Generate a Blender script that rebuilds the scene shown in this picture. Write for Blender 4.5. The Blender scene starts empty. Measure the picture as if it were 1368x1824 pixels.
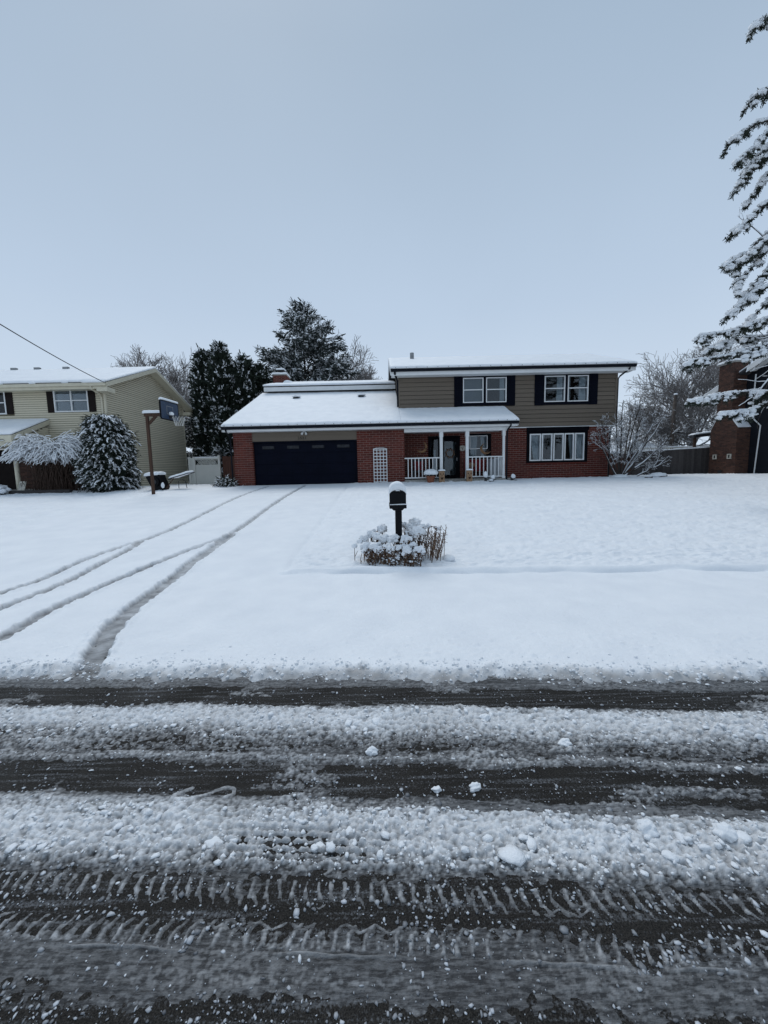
import bpy, math, random
import numpy as np
from mathutils import Vector, Matrix

R = math.radians
sc = bpy.context.scene
C = sc.collection

# ------------------------------------------------------------------ camera
cam = bpy.data.cameras.new('camera')
camo = bpy.data.objects.new('camera', cam); C.objects.link(camo); sc.camera = camo
cam.sensor_fit = 'VERTICAL'; cam.sensor_height = 36.0; cam.lens = 36.0 * 690 / 1824
cam.clip_start = 0.05; cam.clip_end = 4000
PITCH, ROLL = R(6.0), R(1.25)
fw = Vector((0, math.cos(PITCH), -math.sin(PITCH))); up0 = Vector((0, math.sin(PITCH), math.cos(PITCH))); r0 = Vector((1, 0, 0))
rt = r0 * math.cos(ROLL) - up0 * math.sin(ROLL); up = up0 * math.cos(ROLL) + r0 * math.sin(ROLL)
M = Matrix(((rt.x, up.x, -fw.x, 0), (rt.y, up.y, -fw.y, 0), (rt.z, up.z, -fw.z, 1.6), (0, 0, 0, 1)))
camo.matrix_world = M

# ------------------------------------------------------------------ world: overcast sky
SUN_EL, SUN_ROT = R(58), R(-20)
w = bpy.data.worlds.new('World'); sc.world = w; w.use_nodes = True
nt = w.node_tree; nt.nodes.clear()
o_ = nt.nodes.new('ShaderNodeOutputWorld'); bg = nt.nodes.new('ShaderNodeBackground'); bg.inputs[1].default_value = 0.1
sky = nt.nodes.new('ShaderNodeTexSky'); sky.sky_type = 'NISHITA'; sky.sun_disc = False
sky.sun_elevation = SUN_EL; sky.sun_rotation = SUN_ROT; sky.air_density = 1.0; sky.dust_density = 4.0
tc = nt.nodes.new('ShaderNodeTexCoord'); sp = nt.nodes.new('ShaderNodeSeparateXYZ'); nt.links.new(tc.outputs['Generated'], sp.inputs[0])
ra = nt.nodes.new('ShaderNodeValToRGB'); nt.links.new(sp.outputs[2], ra.inputs[0])
els = ra.color_ramp.elements
els[0].position = 0.0; els[0].color = (.64, .745, .87, 1)
els[1].position = 1.0; els[1].color = (.345, .455, .585, 1)
for p_, c_ in ((.12, (.605, .715, .85, 1)), (.35, (.485, .60, .75, 1)), (.7, (.36, .468, .60, 1))):
    e = els.new(p_); e.color = c_
ns = nt.nodes.new('ShaderNodeTexNoise'); ns.inputs['Scale'].default_value = 1.7; ns.inputs['Detail'].default_value = 3; nt.links.new(tc.outputs['Generated'], ns.inputs[0])
mr = nt.nodes.new('ShaderNodeMapRange'); nt.links.new(ns.outputs[0], mr.inputs[0])
mr.inputs[1].default_value = .3; mr.inputs[2].default_value = .7; mr.inputs[3].default_value = 9.85; mr.inputs[4].default_value = 10.45
vm = nt.nodes.new('ShaderNodeVectorMath'); vm.operation = 'SCALE'; nt.links.new(ra.outputs[0], vm.inputs[0]); nt.links.new(mr.outputs[0], vm.inputs['Scale'])
mx = nt.nodes.new('ShaderNodeMix'); mx.data_type = 'RGBA'; mx.inputs[0].default_value = 0.03
nt.links.new(vm.outputs[0], mx.inputs[6]); nt.links.new(sky.outputs[0], mx.inputs[7])
nt.links.new(mx.outputs[2], bg.inputs[0]); nt.links.new(bg.outputs[0], o_.inputs[0])

sun = bpy.data.lights.new('sun', 'SUN'); sun.energy = 1.3; sun.angle = R(30); sun.color = (1.0, .985, .965)
suno = bpy.data.objects.new('sun', sun); C.objects.link(suno); suno.location = (0, 0, 40)
# light comes from high up, a little behind the houses
sd = Vector((math.sin(SUN_ROT) * math.cos(SUN_EL), math.cos(SUN_ROT) * math.cos(SUN_EL), math.sin(SUN_EL)))
suno.rotation_euler = sd.to_track_quat('Z', 'Y').to_euler()
sc.view_settings.view_transform = 'Standard'; sc.view_settings.look = 'None'
sc.view_settings.exposure = 0.0; sc.view_settings.gamma = 1.0; sc.view_settings.use_curve_mapping = False

# ------------------------------------------------------------------ noise
_rs = np.random.RandomState(7); _perm = np.concatenate([_rs.permutation(256)] * 3)
_ga = _rs.rand(256) * 2 * np.pi; _gx, _gy = np.cos(_ga), np.sin(_ga)
_wx, _wy = _rs.rand(256), _rs.rand(256)
def perlin(x, y, seed=0):
    x = np.asarray(x, float) + seed * 17.31; y = np.asarray(y, float) + seed * 9.77
    xi = np.floor(x).astype(int); yi = np.floor(y).astype(int); xf = x - xi; yf = y - yi
    u = xf * xf * xf * (xf * (xf * 6 - 15) + 10); v = yf * yf * yf * (yf * (yf * 6 - 15) + 10)
    def g(a, b, dx, dy):
        h = _perm[_perm[a & 255] + (b & 255)]; return _gx[h] * dx + _gy[h] * dy
    n00 = g(xi, yi, xf, yf); n10 = g(xi + 1, yi, xf - 1, yf); n01 = g(xi, yi + 1, xf, yf - 1); n11 = g(xi + 1, yi + 1, xf - 1, yf - 1)
    return ((n00 * (1 - u) + n10 * u) * (1 - v) + (n01 * (1 - u) + n11 * u) * v) * 1.5
def fbm(x, y, seed=0, oct=4):
    s = 0; a = 1.0; f = 1.0
    for i in range(oct): s = s + a * perlin(x * f, y * f, seed + i * 3); a *= .5; f *= 2.03
    return s / 1.6
def worley(x, y, seed=0):
    x = np.asarray(x, float) + seed * 13.1; y = np.asarray(y, float) + seed * 5.3
    xi = np.floor(x).astype(int); yi = np.floor(y).astype(int); best = np.full(x.shape, 9.0); hid = np.zeros(x.shape)
    for a in (-1, 0, 1):
        for b in (-1, 0, 1):
            h = _perm[_perm[(xi + a) & 255] + ((yi + b) & 255)]
            dd = (xi + a + _wx[h] - x) ** 2 + (yi + b + _wy[h] - y) ** 2
            m = dd < best; best = np.where(m, dd, best); hid = np.where(m, _wx[(h * 7 + 3) & 255], hid)
    return np.sqrt(best), hid
def smooth(a, b, v):
    t = np.clip((v - a) / (b - a), 0, 1); return t * t * (3 - 2 * t)

# ------------------------------------------------------------------ materials
MATS = {}
def newmat(name):
    m = bpy.data.materials.new(name); m.use_nodes = True; MATS[name] = m
    n = m.node_tree; b = n.nodes['Principled BSDF']; return m, n, b
def nd(n, t, **kw):
    x = n.nodes.new(t)
    for k, v in kw.items(): setattr(x, k, v)
    return x
def mat(name, col, rough=.6, var=.15, scale=6.0, bump=0.0, bscale=40.0, spec=.3, metal=0.0, stretch=None, col2=None, detail=5):
    """plain surface with noise-varied colour and fine relief"""
    m, n, b = newmat(name); L = n.links
    tcn = nd(n, 'ShaderNodeTexCoord'); src = tcn.outputs['Object']
    if stretch:
        mp = nd(n, 'ShaderNodeMapping'); mp.inputs['Scale'].default_value = stretch; L.new(src, mp.inputs[0]); src = mp.outputs[0]
    nz = nd(n, 'ShaderNodeTexNoise'); nz.inputs['Scale'].default_value = scale; nz.inputs['Detail'].default_value = detail; L.new(src, nz.inputs[0])
    cr = nd(n, 'ShaderNodeValToRGB'); L.new(nz.outputs[0], cr.inputs[0])
    c2 = col2 or tuple(c * (1 - var) for c in col)
    cr.color_ramp.elements[0].position = .3; cr.color_ramp.elements[0].color = (*c2, 1)
    cr.color_ramp.elements[1].position = .7; cr.color_ramp.elements[1].color = (*[min(1, c * (1 + var * .6)) for c in col], 1) if not col2 else (*col, 1)
    L.new(cr.outputs[0], b.inputs['Base Color'])
    b.inputs['Roughness'].default_value = rough; b.inputs['Specular IOR Level'].default_value = spec; b.inputs['Metallic'].default_value = metal
    if bump:
        n2 = nd(n, 'ShaderNodeTexNoise'); n2.inputs['Scale'].default_value = bscale; n2.inputs['Detail'].default_value = 4; L.new(src, n2.inputs[0])
        bp = nd(n, 'ShaderNodeBump'); bp.inputs['Strength'].default_value = bump; bp.inputs['Distance'].default_value = .02; L.new(n2.outputs[0], bp.inputs['Height']); L.new(bp.outputs[0], b.inputs['Normal'])
    return m
def pieces(name, col, col2, rough=.8, bump=.3, bscale=60.0):
    """bricks and boards: colour differs from piece to piece (Object Info random) plus grain"""
    m, n, b = newmat(name); L = n.links
    oi = nd(n, 'ShaderNodeObjectInfo'); tcn = nd(n, 'ShaderNodeTexCoord')
    geo = nd(n, 'ShaderNodeNewGeometry')
    nz = nd(n, 'ShaderNodeTexNoise'); nz.inputs['Scale'].default_value = 9; nz.inputs['Detail'].default_value = 6; L.new(geo.outputs['Position'], nz.inputs[0])
    ad = nd(n, 'ShaderNodeMath', operation='ADD'); L.new(geo.outputs['Random Per Island'], ad.inputs[0]); L.new(oi.outputs['Random'], ad.inputs[1])
    fr = nd(n, 'ShaderNodeMath', operation='FRACT'); L.new(ad.outputs[0], fr.inputs[0])
    mxx = nd(n, 'ShaderNodeMath', operation='MULTIPLY_ADD'); L.new(nz.outputs[0], mxx.inputs[0]); mxx.inputs[1].default_value = .9
    sb = nd(n, 'ShaderNodeMath', operation='MULTIPLY_ADD'); L.new(fr.outputs[0], sb.inputs[0]); sb.inputs[1].default_value = .7; sb.inputs[2].default_value = -.3; L.new(sb.outputs[0], mxx.inputs[2])
    mi = nd(n, 'ShaderNodeMix', data_type='RGBA'); L.new(mxx.outputs[0], mi.inputs[0]); mi.inputs[6].default_value = (*col, 1); mi.inputs[7].default_value = (*col2, 1)
    L.new(mi.outputs[2], b.inputs['Base Color']); b.inputs['Roughness'].default_value = rough; b.inputs['Specular IOR Level'].default_value = .25
    n2 = nd(n, 'ShaderNodeTexNoise'); n2.inputs['Scale'].default_value = bscale; L.new(geo.outputs['Position'], n2.inputs[0])
    bp = nd(n, 'ShaderNodeBump'); bp.inputs['Strength'].default_value = bump; bp.inputs['Distance'].default_value = .01; L.new(n2.outputs[0], bp.inputs['Height']); L.new(bp.outputs[0], b.inputs['Normal'])
    return m
def snowmat(name, attr):
    m, n, b = newmat(name); L = n.links
    geo = nd(n, 'ShaderNodeNewGeometry')
    nz = nd(n, 'ShaderNodeTexNoise'); nz.inputs['Scale'].default_value = 2.2; nz.inputs['Detail'].default_value = 7; L.new(geo.outputs['Position'], nz.inputs[0])
    cr = nd(n, 'ShaderNodeValToRGB'); L.new(nz.outputs[0], cr.inputs[0])
    cr.color_ramp.elements[0].position = .3; cr.color_ramp.elements[0].color = (.77, .80, .835, 1)
    cr.color_ramp.elements[1].position = .7; cr.color_ramp.elements[1].color = (.84, .865, .89, 1)
    out = cr.outputs[0]; b.inputs['Roughness'].default_value = .6; b.inputs['Specular IOR Level'].default_value = .25
    if attr:
        aw = nd(n, 'ShaderNodeAttribute', attribute_name='wet'); adr = nd(n, 'ShaderNodeAttribute', attribute_name='dirt')
        m1 = nd(n, 'ShaderNodeMix', data_type='RGBA'); L.new(adr.outputs['Fac'], m1.inputs[0]); L.new(out, m1.inputs[6]); m1.inputs[7].default_value = (.20, .165, .13, 1)
        gr = nd(n, 'ShaderNodeTexNoise'); gr.inputs['Scale'].default_value = 70; gr.inputs['Detail'].default_value = 6; gr.inputs['Roughness'].default_value = .75; gm = nd(n, 'ShaderNodeMapping'); gm.inputs['Scale'].default_value = (.2, 1.2, 1); L.new(geo.outputs['Position'], gm.inputs[0]); L.new(gm.outputs[0], gr.inputs[0])
        g1 = nd(n, 'ShaderNodeMath', operation='MULTIPLY_ADD'); L.new(gr.outputs[0], g1.inputs[0]); g1.inputs[1].default_value = .8; g1.inputs[2].default_value = -.4
        g2 = nd(n, 'ShaderNodeMath', operation='MULTIPLY'); L.new(g1.outputs[0], g2.inputs[0]); L.new(aw.outputs['Fac'], g2.inputs[1])
        g3 = nd(n, 'ShaderNodeMath', operation='ADD', use_clamp=True); L.new(g2.outputs[0], g3.inputs[0]); L.new(aw.outputs['Fac'], g3.inputs[1])
        m2 = nd(n, 'ShaderNodeMix', data_type='RGBA'); L.new(g3.outputs[0], m2.inputs[0]); L.new(m1.outputs[2], m2.inputs[6]); m2.inputs[7].default_value = (.028, .029, .031, 1)
        out = m2.outputs[2]
        rr = nd(n, 'ShaderNodeMapRange'); L.new(aw.outputs['Fac'], rr.inputs[0]); rr.inputs[3].default_value = .65; rr.inputs[4].default_value = .5; L.new(rr.outputs[0], b.inputs['Roughness'])
    L.new(out, b.inputs['Base Color'])
    n2 = nd(n, 'ShaderNodeTexNoise'); n2.inputs['Scale'].default_value = 26; n2.inputs['Detail'].default_value = 6; n2.inputs['Roughness'].default_value = .65; L.new(geo.outputs['Position'], n2.inputs[0])
    n3 = nd(n, 'ShaderNodeTexNoise'); n3.inputs['Scale'].default_value = 190; n3.inputs['Detail'].default_value = 3; L.new(geo.outputs['Position'], n3.inputs[0])
    ad = nd(n, 'ShaderNodeMath', operation='MULTIPLY_ADD'); L.new(n3.outputs[0], ad.inputs[0]); ad.inputs[1].default_value = .25; L.new(n2.outputs[0], ad.inputs[2])
    bp = nd(n, 'ShaderNodeBump'); bp.inputs['Strength'].default_value = .6; bp.inputs['Distance'].default_value = .02; L.new(ad.outputs[0], bp.inputs['Height']); L.new(bp.outputs[0], b.inputs['Normal'])
    return m
snowmat('snow', False); snowmat('ground_snow', True)
# wet asphalt
m, n, b = newmat('asphalt'); L = n.links; geo = nd(n, 'ShaderNodeNewGeometry')
nz = nd(n, 'ShaderNodeTexNoise'); nz.inputs['Scale'].default_value = 230; nz.inputs['Detail'].default_value = 3; L.new(geo.outputs['Position'], nz.inputs[0])
vz = nd(n, 'ShaderNodeTexVoronoi'); vz.inputs['Scale'].default_value = 150; L.new(geo.outputs['Position'], vz.inputs[0])
cr = nd(n, 'ShaderNodeValToRGB'); L.new(nz.outputs[0], cr.inputs[0]); e = cr.color_ramp.elements
e[0].position = .35; e[0].color = (.008, .0075, .007, 1); e[1].position = .75; e[1].color = (.042, .039, .035, 1)
nb = nd(n, 'ShaderNodeTexNoise'); nb.inputs['Scale'].default_value = 3; nb.inputs['Detail'].default_value = 5; L.new(geo.outputs['Position'], nb.inputs[0])
mr_ = nd(n, 'ShaderNodeMapRange'); L.new(nb.outputs[0], mr_.inputs[0]); mr_.inputs[1].default_value = .35; mr_.inputs[2].default_value = .65; mr_.inputs[3].default_value = .4; mr_.inputs[4].default_value = .75
L.new(mr_.outputs[0], b.inputs['Roughness']); b.inputs['Specular IOR Level'].default_value = .08
mpp = nd(n, 'ShaderNodeMapping'); mpp.inputs['Scale'].default_value = (1.2, 26, 1); L.new(geo.outputs['Position'], mpp.inputs[0])
stn = nd(n, 'ShaderNodeTexNoise'); stn.inputs['Scale'].default_value = 1.6; stn.inputs['Detail'].default_value = 6; L.new(mpp.outputs[0], stn.inputs[0])
spk = nd(n, 'ShaderNodeTexNoise'); spk.inputs['Scale'].default_value = 95; spk.inputs['Detail'].default_value = 5; spk.inputs['Roughness'].default_value = .7; L.new(geo.outputs['Position'], spk.inputs[0])
sm = nd(n, 'ShaderNodeMath', operation='MULTIPLY_ADD'); L.new(stn.outputs[0], sm.inputs[0]); sm.inputs[1].default_value = .9; L.new(spk.outputs[0], sm.inputs[2])
fm = nd(n, 'ShaderNodeMapRange'); L.new(sm.outputs[0], fm.inputs[0]); fm.inputs[1].default_value = .985; fm.inputs[2].default_value = 1.26; fm.inputs[3].default_value = 0; fm.inputs[4].default_value = .75
mxa = nd(n, 'ShaderNodeMix', data_type='RGBA'); L.new(fm.outputs[0], mxa.inputs[0]); L.new(cr.outputs[0], mxa.inputs[6]); mxa.inputs[7].default_value = (.19, .20, .215, 1); L.new(mxa.outputs[2], b.inputs['Base Color'])
bp = nd(n, 'ShaderNodeBump'); bp.inputs['Strength'].default_value = .7; bp.inputs['Distance'].default_value = .004; L.new(vz.outputs['Distance'], bp.inputs['Height']); L.new(bp.outputs[0], b.inputs['Normal'])
# slush granules: semi-wet ice
m, n, b = newmat('slush_grain'); L = n.links; geo = nd(n, 'ShaderNodeNewGeometry')
cr = nd(n, 'ShaderNodeValToRGB'); L.new(geo.outputs['Random Per Island'], cr.inputs[0]); e = cr.color_ramp.elements
e[0].position = 0; e[0].color = (.10, .105, .115, 1); e[1].position = .95; e[1].color = (.52, .55, .59, 1)
L.new(cr.outputs[0], b.inputs['Base Color']); b.inputs['Roughness'].default_value = .45
b.inputs['Specular IOR Level'].default_value = .35
# window glass
def glassmat(name, tint):
    m, n, b = newmat(name); n.nodes.remove(b); L = n.links; out = n.nodes['Material Output']
    g = nd(n, 'ShaderNodeBsdfGlossy'); g.inputs['Roughness'].default_value = .02; g.inputs['Color'].default_value = (.9, .95, 1, 1)
    t = nd(n, 'ShaderNodeBsdfTransparent'); t.inputs['Color'].default_value = (*tint, 1)
    f = nd(n, 'ShaderNodeFresnel'); f.inputs[0].default_value = 1.5
    x = nd(n, 'ShaderNodeMixShader'); L.new(f.outputs[0], x.inputs[0]); L.new(t.outputs[0], x.inputs[1]); L.new(g.outputs[0], x.inputs[2]); L.new(x.outputs[0], out.inputs[0])
    return m
glassmat('glass', (.78, .82, .84)); glassmat('glass_dark', (.5, .54, .58))

pieces('brick_red', (.135, .030, .020), (.065, .017, .013)); pieces('brick_brown', (.125, .060, .042), (.040, .023, .019))
mat('mortar_red', (.34, .25, .22), .9, .2, 20); mat('mortar_brown', (.10, .08, .072), .9, .25, 20); mat('painted_shade', (.035, .03, .026), .95, .2); mat('painted_shade_cream', (.17, .15, .10), .95, .2)  # last two: dark backing colours that paint the shade under lapped boards
pieces('siding_taupe', (.158, .130, .102), (.137, .112, .088), .75, .08)
pieces('siding_cream', (.62, .57, .44), (.55, .50, .385), .6, .06)
pieces('siding_navy', (.008, .010, .016), (.006, .007, .011), .85, .08)
mat('cream_trim', (.60, .56, .44), .5, .08); mat('white_paint', (.70, .71, .71), .45, .06, 3, .03)
mat('navy_paint', (.0035, .0045, .010), .6, .2, 3, spec=.05); mat('black_paint', (.003, .0035, .006), .6, .2, 4, spec=.05)
mat('gutter_navy', (.005, .007, .012), .5, .15, 4, spec=.12); mat('roof_felt', (.05, .05, .055), .9, .3, 30, .3)
mat('garage_navy', (.0028, .0040, .011), .55, .2, 2, .05, 30, spec=.06); mat('shutter_brown', (.018, .013, .012), .7, .2, spec=.1)
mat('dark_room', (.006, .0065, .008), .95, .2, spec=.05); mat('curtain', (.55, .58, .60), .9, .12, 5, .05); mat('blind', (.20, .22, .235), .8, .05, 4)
mat('concrete', (.30, .29, .27), .9, .2, 8, .2); mat('post_wood', (.072, .040, .027), .85, .4, 5, .4, 30, stretch=(6, 6, .6))
pieces('plank_grey', (.088, .080, .078), (.034, .031, .031), .9, .5, 30); mat('plank_brown', (.085, .038, .027), .85, .35, 5, .4, 30, stretch=(5, 5, .5))
mat('vinyl', (.56, .56, .52), .4, .05, 3); mat('black_plastic', (.004, .0045, .006), .45, .3, 6, .05, spec=.12)
mat('mailbox_black', (.0028, .0034, .006), .4, .3, 5, .03, spec=.14); mat('metal_dark', (.03, .03, .033), .4, .2); mat('metal_grey', (.25, .26, .27), .4, .2, metal=.6)
mat('backboard', (.030, .052, .095), .5, .3, 8); mat('net_white', (.6, .6, .58), .9, .1)
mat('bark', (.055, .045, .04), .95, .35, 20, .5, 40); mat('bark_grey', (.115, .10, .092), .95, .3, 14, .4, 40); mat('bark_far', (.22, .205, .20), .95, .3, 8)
mat('cane', (.065, .042, .032), .9, .35, 12); mat('conifer', (.022, .032, .022), .8, .5, 3, col2=(.012, .018, .013)); mat('conifer_blue', (.045, .056, .052), .8, .4, 2, col2=(.022, .030, .029))
mat('fir_needles', (.030, .040, .028), .8, .4, 6, col2=(.016, .022, .016)); mat('dry_stem', (.16, .10, .065), .9, .4, 25, col2=(.075, .045, .034)); mat('dry_leaf', (.24, .145, .075), .9, .4, 18, col2=(.085, .055, .05))
mat('terracotta', (.23, .085, .05), .85, .25, 12, .2); mat('tan_wood', (.30, .19, .115), .85, .3, 8, .2); mat('carved_dark', (.045, .018, .012), .9, .3)
mat('wicker', (.20, .115, .06), .9, .4, 40, .5); mat('sign_cream', (.50, .48, .42), .7, .25, 12); mat('red_cloth', (.17, .018, .022), .9, .3, 6)
mat('rock', (.17, .16, .155), .9, .4, 6, .5); mat('box_grey', (.40, .43, .46), .6, .15, 3); mat('pole_wood', (.075, .06, .052), .9, .35, 6, .4)
mat('door_teal', (.016, .03, .036), .4, .2); mat('wire_black', (.02, .02, .022), .7, .1); mat('number_black', (.012, .010, .010), .5, .1)
mat('smoked_pane', (.022, .024, .03), .25, .6, 9, spec=.18); mat('muddy', (.10, .085, .07), .95, .3)

# ------------------------------------------------------------------ building helpers
ORG = {}
def thing(name, label, cat, loc, group=None):
    o = bpy.data.objects.new(name, None); C.objects.link(o); o.location = loc; o.empty_display_size = .2
    o['label'] = label; o['category'] = cat
    if group: o['group'] = group
    ORG[o] = Vector(loc); return o
def tag(o, label=None, cat=None, group=None, kind=None):
    if label: o['label'] = label
    if cat: o['category'] = cat
    if group: o['group'] = group
    if kind: o['kind'] = kind
    return o
def np_mesh(name, V, F, smooth_=False, attrs=None):
    """V (n,3); F (m,3 or 4) index array"""
    V = np.asarray(V, np.float32); F = np.asarray(F, np.int32); k = F.shape[1]
    me = bpy.data.meshes.new(name); me.vertices.add(len(V)); me.vertices.foreach_set('co', V.ravel())
    me.loops.add(F.size); me.loops.foreach_set('vertex_index', F.ravel())
    me.polygons.add(len(F)); me.polygons.foreach_set('loop_start', np.arange(0, F.size, k, dtype=np.int32))
    try: me.polygons.foreach_set('loop_total', np.full(len(F), k, dtype=np.int32))
    except Exception: pass
    me.polygons.foreach_set('use_smooth', np.full(len(F), smooth_, dtype=bool))
    for an, av in (attrs or {}).items():
        a = me.attributes.new(an, 'FLOAT', 'POINT'); a.data.foreach_set('value', np.asarray(av, np.float32).ravel())
    me.update(calc_edges=True); return me
def link(name, me, material, parent=None, origin=None):
    o = bpy.data.objects.new(name, me); C.objects.link(o); me.materials.append(MATS[material] if isinstance(material, str) else material)
    if parent: o.parent = parent; ORG[o] = ORG[parent]
    elif origin is not None: o.location = origin; ORG[o] = Vector(origin)
    else: ORG[o] = Vector((0, 0, 0))
    return o
class MB:
    def __init__(s, xf=None): s.v = []; s.f = []; s.xf = xf
    def pts(s, P):
        b_ = len(s.v)
        s.v.extend([tuple(s.xf(*p)) if s.xf else tuple(p) for p in P]); return b_
    def box(s, x0, x1, y0, y1, z0, z1):
        b_ = s.pts([(x0, y0, z0), (x1, y0, z0), (x1, y1, z0), (x0, y1, z0), (x0, y0, z1), (x1, y0, z1), (x1, y1, z1), (x0, y1, z1)])
        s.f += [tuple(b_ + i for i in q) for q in ((0, 3, 2, 1), (4, 5, 6, 7), (0, 1, 5, 4), (1, 2, 6, 5), (2, 3, 7, 6), (3, 0, 4, 7))]; return s
    def prism(s, prof, ax, a0, a1):
        """polygon prof [(p,q)] swept along axis ax: 'x' -> (y,z) profile, 'y' -> (x,z), 'z' -> (x,y)"""
        mk = {'x': lambda p, q, a: (a, p, q), 'y': lambda p, q, a: (p, a, q), 'z': lambda p, q, a: (p, q, a)}[ax]
        n_ = len(prof); b_ = s.pts([mk(p, q, a0) for p, q in prof] + [mk(p, q, a1) for p, q in prof])
        s.f.append(tuple(b_ + i for i in range(n_))); s.f.append(tuple(b_ + n_ + i for i in reversed(range(n_))))
        for i in range(n_): j = (i + 1) % n_; s.f.append((b_ + i, b_ + n_ + i, b_ + n_ + j, b_ + j))
        return s
    def tube(s, P, r, n_=6, cap=True):
        P = [Vector(p) for p in P]; rr = r if isinstance(r, (list, tuple)) else [r] * len(P); b0 = len(s.v); ref = Vector((0, 0, 1))
        for i, p in enumerate(P):
            d = (P[min(i + 1, len(P) - 1)] - P[max(i - 1, 0)]).normalized()
            a = d.cross(ref if abs(d.z) < .9 else Vector((1, 0, 0))).normalized(); c = d.cross(a)
            s.pts([p + (a * math.cos(2 * math.pi * k / n_) + c * math.sin(2 * math.pi * k / n_)) * rr[i] for k in range(n_)])
        for i in range(len(P) - 1):
            for k in range(n_):
                l = (k + 1) % n_; s.f.append((b0 + i * n_ + k, b0 + i * n_ + l, b0 + (i + 1) * n_ + l, b0 + (i + 1) * n_ + k))
        if cap: s.f.append(tuple(b0 + k for k in reversed(range(n_)))); s.f.append(tuple(b0 + (len(P) - 1) * n_ + k for k in range(n_)))
        return s
    def lathe(s, c, prof, n_=16):
        """prof [(r,z)] revolved round vertical axis at c"""
        b0 = len(s.v)
        for r_, z_ in prof: s.pts([(c[0] + r_ * math.cos(2 * math.pi * k / n_), c[1] + r_ * math.sin(2 * math.pi * k / n_), c[2] + z_) for k in range(n_)])
        for i in range(len(prof) - 1):
            for k in range(n_):
                l = (k + 1) % n_; s.f.append((b0 + i * n_ + k, b0 + i * n_ + l, b0 + (i + 1) * n_ + l, b0 + (i + 1) * n_ + k))
        s.f.append(tuple(b0 + k for k in reversed(range(n_)))); s.f.append(tuple(b0 + (len(prof) - 1) * n_ + k for k in range(n_)))
        return s
    def blob(s, c, r, seed=0, sub=2, flat=0.0, amp=.18):
        """lumpy snow or stone lump; r=(rx,ry,rz); flat: how far the underside is cut"""
        V, F = ICO[sub]; rnd = np.random.RandomState(seed); o3 = rnd.rand(3) * 50
        n1 = perlin(V[:, 0] * 1.3 + o3[0], V[:, 1] * 1.3 + V[:, 2] * .9 + o3[1]) + .5 * perlin(V[:, 2] * 2.6 + o3[2], V[:, 0] * 2.6 - V[:, 1] * 2)
        W = V * (1 + amp * n1)[:, None]; W[:, 2] = np.maximum(W[:, 2], -1 + flat)
        W = W * np.array(r) + np.array(c); b0 = len(s.v); s.v.extend(map(tuple, W)); s.f.extend([tuple(int(b0 + i) for i in q) for q in F]); return s
    def build(s, name, material, parent=None, origin=None, smooth_=False, bevel=0):
        og = ORG[parent] if parent else (Vector(origin) if origin is not None else Vector((0, 0, 0)))
        me = bpy.data.meshes.new(name); me.from_pydata([(v[0] - og.x, v[1] - og.y, v[2] - og.z) for v in s.v], [], s.f); me.update()
        if smooth_: me.polygons.foreach_set('use_smooth', [True] * len(me.polygons))
        o = link(name, me, material, parent, origin)
        if bevel:
            bv = o.modifiers.new('bevel', 'BEVEL'); bv.width = bevel; bv.segments = 2; bv.limit_method = 'ANGLE'
        return o
def _ico(sub):
    t = (1 + 5 ** .5) / 2
    V = [(-1, t, 0), (1, t, 0), (-1, -t, 0), (1, -t, 0), (0, -1, t), (0, 1, t), (0, -1, -t), (0, 1, -t), (t, 0, -1), (t, 0, 1), (-t, 0, -1), (-t, 0, 1)]
    F = [(0, 11, 5), (0, 5, 1), (0, 1, 7), (0, 7, 10), (0, 10, 11), (1, 5, 9), (5, 11, 4), (11, 10, 2), (10, 7, 6), (7, 1, 8), (3, 9, 4), (3, 4, 2), (3, 2, 6), (3, 6, 8), (3, 8, 9), (4, 9, 5), (2, 4, 11), (6, 2, 10), (8, 6, 7), (9, 8, 1)]
    V = [Vector(v).normalized() for v in V]
    for _ in range(sub):
        c = {}; F2 = []
        def mid(a, b_):
            k = (min(a, b_), max(a, b_))
            if k not in c: c[k] = len(V); V.append(((V[a] + V[b_]) / 2).normalized())
            return c[k]
        for a, b_, d in F: x, y, z = mid(a, b_), mid(b_, d), mid(d, a); F2 += [(a, x, z), (b_, y, x), (d, z, y), (x, y, z)]
        F = F2
    return np.array([tuple(v) for v in V]), np.array(F)
ICO = [_ico(0), _ico(1), _ico(2), _ico(3)]

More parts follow.
